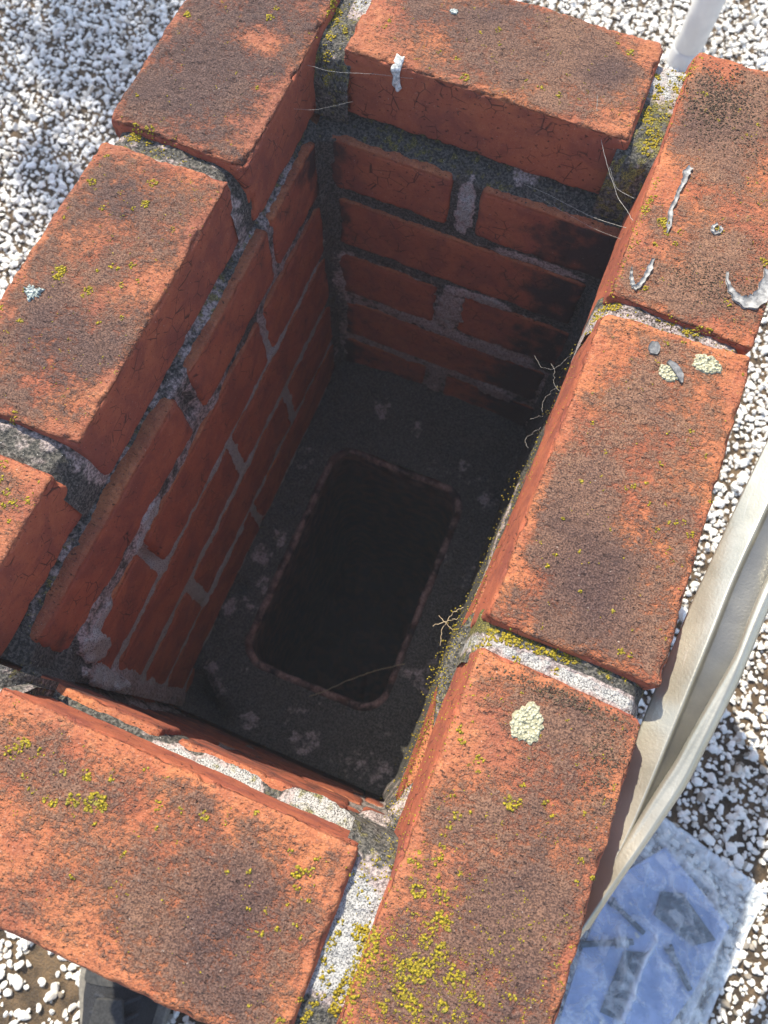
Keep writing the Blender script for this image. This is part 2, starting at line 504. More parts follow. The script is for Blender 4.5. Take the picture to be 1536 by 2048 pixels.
# top course: each brick from its own measured corners
TOPS = [
 # quad ccw from near-left, crust, blobs, dark, darkblobs, label
 dict(q=[(0, -233), (101, -233), (99, -21), (0, -18)], crust=0.60, dark=0.4,
      blobs=[(75, -140, 30, .25), (60, -120, 45, .18), (45, -45, 30, .15), (60, -190, 50, .2), (8, -60, 18, -.5), (8, -150, 18, -.35), (95, -60, 10, -.3)],
      darkblobs=[(60, -190, 60, .3)], label="top brick with one round pale lichen patch"),
 dict(q=[(-1, -3), (102, -3), (100, 221), (0, 217)], crust=0.66, dark=0.12,
      blobs=[(45, 55, 50, .30), (80, 130, 40, -.12), (10, 190, 22, -.45), (8, 120, 14, -.35), (95, 205, 22, -.35), (50, 20, 40, .15), (6, 30, 12, -.4)],
      darkblobs=[(38, 45, 48, .75), (60, 20, 40, .3)], label="top brick with two pale lichen patches"),
 dict(q=[(0, 229), (98, 225), (105, 454), (-2, 454)], crust=0.60, dark=0.1,
      blobs=[(50, 260, 38, .3), (35, 400, 35, .45), (10, 330, 20, -.4), (75, 340, 30, -.1), (15, 275, 16, -.3), (20, 446, 12, -.5)],
      darkblobs=[(30, 400, 40, .35)], label="top brick with grey curls of sealant"),
 dict(q=[(-243, 350), (-23, 352), (-25, 449), (-243, 446)], crust=0.70, dark=0.22,
      blobs=[(-120, 395, 60, .22), (-60, 405, 30, .35), (-235, 380, 24, -.6), (-120, 354, 22, -.3), (-190, 354, 22, -.25), (-40, 362, 22, -.25), (-30, 430, 18, -.4)],
      darkblobs=[(-55, 405, 24, .8), (-150, 410, 55, .5), (-215, 430, 30, .5)], label="top brick across the far end of the opening"),
 dict(q=[(-369, 227), (-262, 226), (-266, 448), (-372, 448)], crust=0.74, dark=0.7,
      blobs=[(-330, 290, 55, .25), (-285, 258, 20, -.3), (-300, 330, 16, -.4), (-272, 290, 14, -.25), (-365, 330, 12, -.3)],
      darkblobs=[(-330, 290, 60, .5), (-300, 400, 40, .5)], label="dark crusted top brick with a chipped inner edge"),
 dict(q=[(-366, 0), (-267, 1), (-267, 213), (-364, 210)], crust=0.64, dark=0.45,
      blobs=[(-300, 60, 40, .22), (-285, 120, 22, -.3), (-272, 30, 16, -.35), (-272, 180, 12, -.2), (-340, 150, 50, .08)],
      darkblobs=[(-310, 50, 34, .6), (-330, 180, 40, .4)], label="top brick with streaky crust on the left side"),
 dict(q=[(-368, -152), (-272, -152), (-271, -21), (-368, -21)], crust=0.30, dark=0.5,
      blobs=[(-300, -35, 18, .5)], darkblobs=[], label="orange top brick at the left edge"),
 dict(q=[(-237, -247), (-20, -245), (-21, -141), (-237, -141)], crust=0.46, dark=0.35,
      blobs=[(-75, -200, 42, .38), (-55, -225, 30, .2), (-130, -185, 40, .1), (-210, -190, 60, .12), (-60, -160, 30, -.15), (-200, -235, 40, -.2), (-160, -150, 20, -.1)],
      darkblobs=[(-70, -205, 40, .6)], label="bright orange top brick across the near end"),
 dict(q=[(-369, -247), (-252, -247), (-252, -166), (-369, -166)], crust=0.35, dark=0.3, blobs=[], darkblobs=[], label=None),
]
for i, t in enumerate(TOPS):
    me, c = brick_mesh("brick", t['q'], -60, 0, 1.45 if i < 8 else 3, 4.2, 0.75, seed=i * 3.3, crust=t['crust'],
                       blobs=t['blobs'], dark=t['dark'], darkblobs=t['darkblobs'], chips=0.8 if i in (3, 4) else 0.45,
                       soot=0.02, tint=[.35, .1, .2, .35, .8, .6, .4, .05, .3][i], lean=((-4.5, 0) if i < 3 else (0, 0)))
    o = put("brick", me, c)
    if t['label']: o['label'] = t['label']
    add_surf(me, c)

# lower courses: stretchers one half-brick thick; inner faces stand a little proud of the top course
ZC = [(-128, -70), (-206, -142), (-286, -219), (-371, -302), (-450, -386), (-524, -463), (-597, -537)]
XL0, XL1 = -367, -256          # left wall
XR0, XR1 = -13, 99             # right wall
YF0, YF1 = 331, 446            # far wall
YN0, YN1 = -246, -128          # near wall
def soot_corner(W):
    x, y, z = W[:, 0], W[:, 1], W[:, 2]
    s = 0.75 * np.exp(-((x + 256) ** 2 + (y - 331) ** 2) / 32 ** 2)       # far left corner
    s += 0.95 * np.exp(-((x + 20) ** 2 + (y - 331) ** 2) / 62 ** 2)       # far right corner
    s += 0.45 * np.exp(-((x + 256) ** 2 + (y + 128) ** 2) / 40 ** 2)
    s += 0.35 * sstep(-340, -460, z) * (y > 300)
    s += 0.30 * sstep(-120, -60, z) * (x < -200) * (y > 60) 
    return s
lay = {}
for k in range(7):
    z0, z1 = ZC[k]
    even = k % 2 == 0
    L = []
    if k == 0:
        left = [(-118, 76), (96, 231), (238, 321)]
    elif k == 1:
        left = [(-246, -142), (-131, -29), (-19, 191), (201, 321), (330, 446)]
    elif k == 2:
        left = [(-119, 99), (110, 321)]
    elif k == 3:
        left = [(-246, -132), (-121, -26), (-14, 201), (211, 322), (331, 446)]
    elif k == 4:
        left = [(-119, 91), (99, 321)]
    elif even:
        left = [(-119, 99), (110, 321)]
    else:
        left = [(-246, -26), (-14, 201), (211, 446)]
    right = [(-118, -20), (-9, 205), (215, 321)] if even else [(-246, -128), (-118, 97), (107, 321), (331, 446)]
    far = [(-367, -142), (-117, 99)] if even else [(-245, -10)]
    near = [(-367, -161), (-150, -35), (-24, 99)] if even else [(-245, -24)]
    for (a, b) in left:
        xi = -261 if (k == 0 and a < 0) else XL1
        L.append(('l', [(XL0, a), (xi, a), (XL1, b), (XL0, b)]))
    for (a, b) in right:
        t = lambda y: (-8 + 11 * max(0.0, min(1.0, (y - 60) / 150))) if k == 0 else 2.0      # the right wall leans out towards the far end
        L.append(('r', [(t(a), a), (XR1, a), (XR1, b), (t(b), b)]))
    for (a, b) in far: L.append(('f', [(a, YF0), (b, YF0), (b, YF1), (a, YF1)]))
    for (a, b) in near:
        yi = -132 if k == 0 else -139
        L.append(('n', [(a, YN0), (b, YN0), (b, yi), (a, yi)]))
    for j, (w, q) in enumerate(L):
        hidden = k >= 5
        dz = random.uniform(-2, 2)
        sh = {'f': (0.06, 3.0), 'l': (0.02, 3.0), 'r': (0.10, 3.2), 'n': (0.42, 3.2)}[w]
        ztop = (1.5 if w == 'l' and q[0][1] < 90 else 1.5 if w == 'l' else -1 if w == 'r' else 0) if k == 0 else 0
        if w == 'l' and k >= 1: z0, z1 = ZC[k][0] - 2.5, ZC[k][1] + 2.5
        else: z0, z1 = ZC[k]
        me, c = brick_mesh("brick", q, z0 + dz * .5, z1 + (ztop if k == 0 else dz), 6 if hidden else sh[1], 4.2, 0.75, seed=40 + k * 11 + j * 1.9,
                           crust=0.3, dark=0.3, chips=0.5, tint=0.15, soot=sh[0] - (0.35 if w == 'l' and k >= 1 else 0.1 if w == 'f' else 0) + random.uniform(-.1, .14), sootfn=soot_corner, topface=False)  # left wall below its first course gets less soot, painting in bounce light
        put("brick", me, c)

# ------------------------------------------------------------------ mortar
def grid_faces(n, m, flip=False):
    A, B = np.meshgrid(np.arange(n - 1), np.arange(m - 1), indexing='ij')
    i = (A * m + B).ravel()
    f = np.stack([i, i + m, i + m + 1, i + 1], 1)
    return f[:, ::-1] if flip else f

def bumps(s, z, lst):
    d = np.zeros(len(s)); wt = np.zeros(len(s))
    for (bs, bz, rs, rz, amp, w) in lst:
        q = ((s - bs) / rs) ** 2 + ((z - bz) / rz) ** 2
        g = sstep(1.35, 0.45, q + 0.9 * fbm(np.column_stack([s, z, s * 0]), 12, 2, bs * .01))
        d += amp * g; wt = np.maximum(wt, g * w)
    return d, wt

def wall_mortar(tag_, s0, s1, place, face, lst, tone, seed, flip, adj=None):
    """sheet of mortar filling the joints of one wall; s runs along it, z down it"""
    ns = int((s1 - s0) / 2.2) + 1; nz = int(418 / 2.2) + 1
    S, Z = np.meshgrid(np.linspace(s0, s1, ns), np.linspace(-50, -468, nz), indexing='ij')
    s = S.ravel(); z = Z.ravel()
    P3 = np.column_stack([s, z, np.zeros_like(s)])
    d = face - 3.5 + 2.6 * fbm(P3, 26, 3, seed) + 1.1 * noise(P3, 5, seed + 1)
    d = d + 1.2 * sstep(-185, -225, z)
    up = sstep(-62, -72, z)                                # ledge just under the top course
    d = d * up + (-9.0) * (1 - up)
    if adj: d = d + adj(s, z)
    bd, wt = bumps(s, z, lst)
    d = d + bd
    # corners are filled with thick mortar
    e = np.minimum(s - s0, s1 - s)
    d += 7 * sstep(26, 2, e + 8 * noise(P3, 22, seed + 4)) 
    X = place(s, d, z)
    tn = tone(s, z) + 0.25 * fbm(P3, 40, 2, seed + 9)
    tn = np.maximum(tn, wt)
    gr = 0.55 * sstep(-105, -55, z) - 0.1 + 0.3 * fbm(P3, 50, 2, seed + 3)
    me = mesh_np("mortar", (X - STK) * MM, grid_faces(ns, nz, flip), True, dict(tone=tn, green=gr))
    o = link("mortar", me, stack, M_MORTAR)
    o['label'] = tag_
    if 'right' in tag_ or 'near' in tag_: add_surf(me, STK)
    return o
up_dark = lambda z, a, b: sstep(a, b, z)
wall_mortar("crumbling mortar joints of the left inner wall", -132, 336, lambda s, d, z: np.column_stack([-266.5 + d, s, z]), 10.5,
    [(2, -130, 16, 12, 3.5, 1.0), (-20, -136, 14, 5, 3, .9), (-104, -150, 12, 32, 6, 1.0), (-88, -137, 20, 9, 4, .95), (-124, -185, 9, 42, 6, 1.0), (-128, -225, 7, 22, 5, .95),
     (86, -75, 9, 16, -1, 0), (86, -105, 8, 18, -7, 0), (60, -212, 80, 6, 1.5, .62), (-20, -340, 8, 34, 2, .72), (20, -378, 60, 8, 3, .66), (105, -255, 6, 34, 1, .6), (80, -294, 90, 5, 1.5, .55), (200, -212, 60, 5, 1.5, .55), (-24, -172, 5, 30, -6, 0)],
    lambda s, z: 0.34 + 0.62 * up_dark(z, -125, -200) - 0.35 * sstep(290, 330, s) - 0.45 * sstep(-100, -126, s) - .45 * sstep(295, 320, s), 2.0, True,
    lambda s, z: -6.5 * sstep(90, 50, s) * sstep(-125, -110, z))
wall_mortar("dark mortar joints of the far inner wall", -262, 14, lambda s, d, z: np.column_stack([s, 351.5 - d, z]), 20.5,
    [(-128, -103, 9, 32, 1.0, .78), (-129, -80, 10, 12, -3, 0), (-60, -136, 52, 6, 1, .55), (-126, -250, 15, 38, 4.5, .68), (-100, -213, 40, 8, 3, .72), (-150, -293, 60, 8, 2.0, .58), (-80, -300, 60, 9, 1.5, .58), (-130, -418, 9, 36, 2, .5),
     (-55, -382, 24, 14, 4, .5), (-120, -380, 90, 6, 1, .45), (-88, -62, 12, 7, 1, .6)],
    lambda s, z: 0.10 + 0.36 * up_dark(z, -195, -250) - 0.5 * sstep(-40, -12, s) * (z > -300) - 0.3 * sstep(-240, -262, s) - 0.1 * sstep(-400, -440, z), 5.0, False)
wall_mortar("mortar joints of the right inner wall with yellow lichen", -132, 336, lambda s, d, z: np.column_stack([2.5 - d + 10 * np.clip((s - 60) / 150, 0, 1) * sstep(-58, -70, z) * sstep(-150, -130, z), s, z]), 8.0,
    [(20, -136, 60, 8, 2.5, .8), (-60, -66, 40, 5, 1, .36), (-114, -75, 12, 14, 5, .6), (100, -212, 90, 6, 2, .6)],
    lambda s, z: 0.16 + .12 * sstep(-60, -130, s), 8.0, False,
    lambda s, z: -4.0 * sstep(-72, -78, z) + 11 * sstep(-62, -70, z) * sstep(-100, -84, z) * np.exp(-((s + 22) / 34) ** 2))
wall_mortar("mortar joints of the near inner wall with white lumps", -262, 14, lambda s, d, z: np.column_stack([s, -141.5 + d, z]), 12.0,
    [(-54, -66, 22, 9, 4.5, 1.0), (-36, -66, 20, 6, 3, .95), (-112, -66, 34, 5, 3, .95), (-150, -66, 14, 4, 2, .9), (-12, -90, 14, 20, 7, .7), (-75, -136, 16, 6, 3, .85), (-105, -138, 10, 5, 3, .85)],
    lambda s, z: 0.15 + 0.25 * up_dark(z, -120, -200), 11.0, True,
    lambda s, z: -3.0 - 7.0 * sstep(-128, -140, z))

def joint_top(label, ax, ay, bx, by, w, zt, tone, green, seed, dip=0.0):
    """mortar between two top bricks, from a to b, half-width w"""
    L = math.hypot(bx - ax, by - ay); ux, uy = (bx - ax) / L, (by - ay) / L
    n = int((L + 4) / 1.0) + 1; m = int(2 * w / 1.0) + 1
    S, T = np.meshgrid(np.linspace(-2, L + 2, n), np.linspace(-w, w, m), indexing='ij')
    s = S.ravel(); t = T.ravel()
    X = ax + ux * s - uy * t; Y = ay + uy * s + ux * t
    P3 = np.column_stack([X, Y, X * 0])
    Z = zt + 2.4 * fbm(P3, 18, 3, seed) + 1.0 * noise(P3, 3.5, seed + 1) + dip * sstep(20, 0, np.minimum(s, L - s))
    Z = Z - 22 * np.clip((9 - np.minimum(s, L - s) + 3.5 * noise(P3, 9, seed + 8)) / 13, 0, 1) ** 1.6
    tn = tone(s / L, t / w) + 0.22 * fbm(P3, 12, 2, seed + 5)
    gr = green(s / L, t / w) + 0.3 * fbm(P3, 14, 2, seed + 6)
    nb = len(X)
    # skirts down the two ends so that the joint reads as solid
    V = np.column_stack([X, Y, Z])
    F = grid_faces(n, m)
    rows = []
    for e in (np.arange(m), np.arange(m) + (n - 1) * m):
        base = len(V)
        low = V[e].copy(); low[:, 2] = -62
        V = np.vstack([V, low])
        k = np.arange(m - 1)
        q = np.stack([e[k], e[k + 1], base + k + 1, base + k], 1)
        rows.append(q if e[0] == 0 else q[:, ::-1])
        tn = np.concatenate([tn, tn[e]]); gr = np.concatenate([gr, gr[e] * 0.8])
    F = np.concatenate([F] + rows)
    me = mesh_np("mortar", (V - STK) * MM, F, True, dict(tone=tn, green=gr))
    o = link("mortar", me, stack, M_MORTAR)
    o['label'] = label
    add_surf(me, STK)
joint_top("white grainy mortar joint with yellow lichen on one side", -2, -10.5, 99, -12, 17, -6, lambda s, t: 0.86 - 1.5 * sstep(-.10, .40, t) - .7 * sstep(-.3, -.75, t) - .4 * (s > .95), lambda s, t: .0 + .55 * sstep(.0, .4, t) + .6 * sstep(.12, 0, s), 1, -2)
joint_top("grey mortar joint between the two right far bricks", -2, 223, 96, 223, 15, -4.5, lambda s, t: 0.46 - .2 * t, lambda s, t: .25 + .3 * t, 2, -1)
joint_top("dark mortar joint beside the sealant brick with white end", -11, 340, -11, 447, 19, -8, lambda s, t: 0.25 + .62 * sstep(.45, .7, s) - .2 * np.abs(t), lambda s, t: .55 - .7 * sstep(.6, .85, s), 3, -4)
joint_top("dark mortar joint with yellow lichen at the far left corner", -254, 344, -254, 447, 18, -8, lambda s, t: 0.20 + .75 * sstep(.35, .6, s) * (t < .1), lambda s, t: .4 - .3 * sstep(.5, .8, s), 4, -6)
joint_top("dark mossy mortar joint between the two left bricks", -367, 219, -268, 219, 15, -7, lambda s, t: 0.26 + .22 * np.clip(-t, 0, 1), lambda s, t: .45 - .3 * s, 5, -4)
joint_top("dark mortar joint with a small hole on the left side", -367, -10, -272, -10, 19, -7, lambda s, t: 0.30 + .2 * t, lambda s, t: .35 - .3 * s, 6, -5)
joint_top("dark corner mortar at the near left", -367, -152, -234, -148, 17, -12, lambda s, t: 0.2 + 0 * s, lambda s, t: .4 + 0 * s, 7, -5)
joint_top("white mortar joint with thick yellow lichen at the bottom", -9, -245, -9, -134, 20, -8, lambda s, t: 0.20 + .85 * sstep(.22, .36, s) * sstep(.95, .7, s) * (1 - .5 * np.clip(-t, -1, .2)), lambda s, t: .12 + .3 * sstep(.75, .95, s) + .3 * sstep(.3, .1, s), 8, -5)
joint_top("mortar joint at the near left end of the orange brick", -244, -247, -244, -138, 14, -7, lambda s, t: 0.3 + 0 * s, lambda s, t: .3 + 0 * s, 9, -3)

# mortar seen from outside between the courses
def slab(name, x0, y0, x1, y1, z0, z1, mat, parent=None, origin=(0, 0, 0), tone=None):
    v = np.array([(x, y, z) for x in (x0, x1) for y in (y0, y1) for z in (z0, z1)], float) - np.asarray(origin, float)
    f = np.array([[0, 1, 3, 2], [4, 6, 7, 5], [0, 4, 5, 1], [2, 3, 7, 6], [0, 2, 6, 4], [1, 5, 7, 3]])
    me = mesh_np(name, v * MM, f, False, dict(tone=np.full(8, tone or .35), green=np.full(8, .1)))
    return link(name, me, parent, mat)
for (x0, y0, x1, y1) in [(-362, -241, -300, 441), (40, -241, 94, 441), (-300, 375, 40, 441), (-300, -241, 40, -165)]:
    slab("mortar_core", x0, y0, x1, y1, -600, -52, M_MORTAR, stack, STK, .35)

# ------------------------------------------------------------------ cement ledge and clay liner
def rrect(cx, cy, hx, hy, r, n):
    """n points round a rounded rectangle, and the outer-rectangle point in the same direction"""
    pts = []
    per = [2 * (hx - r), math.pi * r / 2, 2 * (hy - r), math.pi * r / 2] * 2
    per = [2 * (hy - r), math.pi * r / 2, 2 * (hx - r), math.pi * r / 2] * 2
    tot = sum(per)
    for i in range(n):
        s = tot * i / n; k = 0
        while s > per[k]: s -= per[k]; k += 1
        side = k // 2
        if k % 2 == 0:
            p = [(hx, -(hy - r) + s), (hx - r - s, hy), (-hx, hy - r - s), (-(hx - r) + s, -hy)][side]
        else:
            a = s / r + side * math.pi / 2
            cc = [(hx - r, hy - r), (-(hx - r), hy - r), (-(hx - r), -(hy - r)), (hx - r, -(hy - r))][side]
            p = (cc[0] + r * math.cos(a), cc[1] + r * math.sin(a))
        pts.append((cx + p[0], cy + p[1]))
    return np.array(pts)
FC = (-129, 86); HX, HY, RR = 82, 139, 26
N = 260
inner = rrect(FC[0], FC[1], HX, HY, RR, N)
rim = rrect(FC[0], FC[1], HX + 8, HY + 8, RR + 7, N)
cen = np.array(FC)
outer = []
for p in rim:
    d = p - cen
    tx = ((-262 if d[0] < 0 else 14) - cen[0]) / d[0] if abs(d[0]) > 1e-6 else 1e9
    ty = ((-135 if d[1] < 0 else 340) - cen[1]) / d[1] if abs(d[1]) > 1e-6 else 1e9
    outer.append(cen + d * min(tx, ty))
outer = np.array(outer)
K = 46
tt = np.linspace(0, 1, K)
V = rim[:, None, :] * (1 - tt)[None, :, None] + outer[:, None, :] * tt[None, :, None]
V = V.reshape(-1, 2)
T = np.tile(tt, N)
P3 = np.column_stack([V, np.zeros(len(V))])
Z = -463 + 6 * T + (2 + 7 * sstep(0, .3, T)) * fbm(P3, 45, 4, 3.0) + 2.2 * noise(P3, 11, 4.5) * sstep(0, .15, T) + 1.2 * noise(P3, 5, 4.0) + 16 * sstep(270, 335, V[:, 1])
Z = np.where(T < 0.02, -463.5, Z)
for (x, y, r, dz) in [(-246, -104, 13, -34), (-232, -118, 13, -34), (-212, -124, 12, -30), (-248, 18, 7, -14), (-246, -112, 9, -20), (-60, 325, 40, 6), (-130, 325, 60, 8), (-200, 325, 40, 8)]:
    qd = (V[:, 0] - x) ** 2 + (V[:, 1] - y) ** 2
    Z += dz * np.exp(-qd / (r * r))
tone = 0.10 + 0.50 * fbm(P3, 50, 4, 6.0)
for (x, y, r) in [(-119, -114, 7), (-100, -108, 9), (-38, -112, 7), (-174, -116, 10), (-104, -122, 7), (-240, 60, 12), (-232, 90, 9), (-250, -10, 10), (-225, 30, 9), (-238, -80, 8), (-60, 262, 7), (-130, 285, 8), (-180, 290, 10), (-20, 230, 8), (-30, 0, 8)]:
    tone = np.maximum(tone, 0.46 * sstep(2.6, 0.1, ((V[:, 0] - x) ** 2 + (V[:, 1] - y) ** 2) / (r * r) + 1.8 * fbm(P3, 9, 3, x * .1)))
gr = 0.12 + 0.3 * fbm(P3, 70, 2, 8)
A, B = np.meshgrid(np.arange(N), np.arange(K - 1), indexing='ij')
i0 = (A * K + B).ravel(); i1 = (((A + 1) % N) * K + B).ravel()
F = np.stack([i0, i0 + 1, i1 + 1, i1], 1)
me = mesh_np("cement_ledge", (np.column_stack([V, Z]) - STK) * MM, F, True, dict(tone=tone, green=gr))
o = link("cement_ledge", me, stack, M_MORTAR); o['label'] = "sooty cement ledge with crumbly pale spots and a gap in the near left corner"
# liner: rim, inner wall, bottom
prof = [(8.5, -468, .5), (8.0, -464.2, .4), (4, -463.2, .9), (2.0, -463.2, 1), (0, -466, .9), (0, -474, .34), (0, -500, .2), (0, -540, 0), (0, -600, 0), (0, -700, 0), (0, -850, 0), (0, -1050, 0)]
VV = []; RM = []
for (off, z, rm) in prof:
    ring = rrect(FC[0], FC[1], HX + off, HY + off, RR + off * .8, N)
    q = np.column_stack([ring, np.full(N, float(z))])
    w = 2.4 * fbm(q, 26, 3, 5) + (0.9 * noise(q, 5, 7) if z > -480 else 0)
    q[:, :2] += (q[:, :2] - cen) / np.linalg.norm(q[:, :2] - cen, axis=1)[:, None] * w[:, None]
    q[:, 2] += 1.5 * fbm(q, 16, 2, 9) * (z > -480)
    VV.append(q); RM.append(np.full(N, rm))
VV.append(np.array([[FC[0], FC[1], -1050.0]])); RM.append(np.array([0.0]))
A, B = np.meshgrid(np.arange(len(prof) - 1), np.arange(N), indexing='ij')
a0 = (A * N + B).ravel(); a1 = (A * N + (B + 1) % N).ravel()
F = np.stack([a0, a0 + N, a1 + N, a1], 1)
bi = (len(prof) - 1) * N; ci = len(prof) * N
k = np.arange(N)
F3 = np.stack([bi + k, np.full(N, ci), bi + (k + 1) % N], 1)
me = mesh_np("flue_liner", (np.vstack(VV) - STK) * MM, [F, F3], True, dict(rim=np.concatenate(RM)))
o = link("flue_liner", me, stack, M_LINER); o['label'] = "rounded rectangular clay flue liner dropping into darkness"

# ------------------------------------------------------------------ roof, chippings, ground
def sheet_ring(name, x0, y0, x1, y1, hx0, hy0, hx1, hy1, z, mat):
    xs = [x0, hx0, hx1, x1]; ys = [y0, hy0, hy1, y1]
    v = np.array([(x, y, z) for x in xs for y in ys], float)
    f = [[i * 4 + j, (i + 1) * 4 + j, (i + 1) * 4 + j + 1, i * 4 + j + 1] for i in range(3) for j in range(3) if not (i == 1 and j == 1)]
    return link(name, mesh_np(name, v * MM, np.array(f), False), None, mat)
GX0, GY0, GX1, GY1 = -1350, -560, 640, 1600
struct(sheet_ring("roof", GX0, GY0, GX1, GY1, -366, -245, 98, 445, -600, M_ROOF), "brown bitumen roof covering under the white chippings")
struct(sheet_ring("roof_surface", -5000, -4200, 4200, 5600, GX0, GY0, GX1, GY1, -597, M_ROOF_FAR), "flat roof scattered with white chippings")
for nm, a in (("west", (-5000, -4200, -4960, 5600)),): pass
wv = thing("building", "pale rendered building carrying the flat roof", "building", (-400, 700, -3400))
for (x0, y0, x1, y1) in [(-5000, -4200, -4750, 5600), (3950, -4200, 4200, 5600), (-4750, -4200, 3950, -3950), (-4750, 5350, 3950, 5600)]:
    slab("wall", x0, y0, x1, y1, -3400, -604, M_WALL, wv, (-400, 700, -3400))
g = slab("ground", -60000, -60000, 60000, 60000, -3600, -3402, M_LAND)
g.name = "ground"; struct(g, "grassy ground far below the roof")

def scatter_stones():
    sp = 7.1
    xs = np.arange(GX0, GX1, sp); ys = np.arange(GY0, GY1, sp)
    X, Y = np.meshgrid(xs, ys, indexing='ij')
    X = X.ravel() + rng.uniform(-4.6, 4.6, X.size); Y = Y.ravel() + rng.uniform(-4.6, 4.6, Y.size)
    X2 = np.concatenate([X, rng.uniform(GX0, GX1, 9000)]); Y2 = np.concatenate([Y, rng.uniform(GY0, GY1, 9000)])
    P = np.column_stack([X2, Y2, X2 * 0])
    ext = np.concatenate([np.zeros(len(X)), np.ones(9000)])
    keep = ~((P[:, 0] > -376) & (P[:, 0] < 106) & (P[:, 1] > -255) & (P[:, 1] < 453))
    # bald patches where the brown felt shows
    bald = fbm(P, 42, 3, 4.2) + 0.35 * fbm(P, 16, 2, 1.2)
    near = sstep(-330, -420, P[:, 1]) * sstep(60, -60, P[:, 0])
    keep &= bald < 0.50 - 0.40 * near - 0.10 * (P[:, 0] > 100) * (P[:, 1] < 250)
    P = P[keep]; ext = ext[keep]
    # only round what a camera standing here can see
    vis = (P[:, 0] > -1350) & (P[:, 0] < 640) & (P[:, 1] > -560) & (P[:, 1] < 1600)
    P = P[vis]; ext = ext[vis]
    nearcam = (P[:, 1] < -380) & (P[:, 0] < 40)
    out_v, out_f, out_s = [], [], []
    base = 0
    for sub, sel in ((2, nearcam), (1, ~nearcam)):
        v, f = ico(sub)
        Q = P[sel]; n = len(Q)
        if n == 0: continue
        # six stone shapes, angular chips
        shapes = []
        for k in range(9):
            r = np.random.default_rng(70 + k)
            w = v.copy()
            for _ in range(9):
                nn = r.normal(size=3); nn /= np.linalg.norm(nn)
                dd = r.uniform(0.42, 0.85)
                over = np.maximum(w @ nn - dd, 0)
                w = w - over[:, None] * nn * 0.92
            shapes.append(w)
        shapes = np.array(shapes)
        sid = rng.integers(0, 9, n)
        W = shapes[sid]
        size = np.clip(rng.lognormal(math.log(4.1), 0.38, n), 1.6, 9.5)
        sc = np.column_stack([size * rng.uniform(.85, 1.35, n), size * rng.uniform(.65, 1.0, n), size * rng.uniform(.35, .6, n)])
        W = W * sc[:, None, :]
        ax = rng.normal(0, 0.35, (n, 2))
        az = rng.uniform(0, 2 * math.pi, n)
        cz, sz = np.cos(az), np.sin(az)
        Wx = W[:, :, 0]; Wy = W[:, :, 1]; Wz = W[:, :, 2]
        Wz2 = Wz + Wx * ax[:, :1] + Wy * ax[:, 1:]
        Wx2 = Wx - Wz * ax[:, :1]; Wy2 = Wy - Wz * ax[:, 1:]
        Xr = Wx2 * cz[:, None] - Wy2 * sz[:, None] + Q[:, :1]
        Yr = Wx2 * sz[:, None] + Wy2 * cz[:, None] + Q[:, 1:2]
        lift = -600 + size * 0.42 + rng.uniform(0, 2.0, n) + ext[sel] * 5
        Zr = Wz2 + lift[:, None]
        vv = np.stack([Xr, Yr, Zr], 2).reshape(-1, 3)
        ff = (f[None] + (np.arange(n) * len(v))[:, None, None]).reshape(-1, 3) + base
        base += len(vv)
        out_v.append(vv); out_f.append(ff); out_s.append(np.repeat(rng.uniform(0, 1, n) ** 0.8, len(v)))
    V = np.vstack(out_v); F = np.vstack(out_f)
    me = mesh_np("gravel", V * MM, F, True, dict(shade=np.concatenate(out_s)))
    me.polygons.foreach_set('use_smooth', np.zeros(len(F), bool))
    o = link("gravel", me, None, M_GRAVEL)
    tag(o, "loose white spar chippings spread over the brown flat roof around the chimney", "gravel", kind="stuff")
scatter_stones()

# ------------------------------------------------------------------ surfaces to rest on
bv = []; bf = []; off = 0
for v, f in surf:
    bv.extend([tuple(x) for x in v.tolist()]); bf.extend([tuple(i + off for i in p) for p in f]); off += len(v)
BVH = BVHTree.FromPolygons(bv, bf)
def drop(x, y, z=30):
    hit = BVH.ray_cast(Vector((x * MM, y * MM, z * MM)), Vector((0, 0, -1)))
    if hit[0] is None: return None
    return hit[0].z / MM, hit[1]

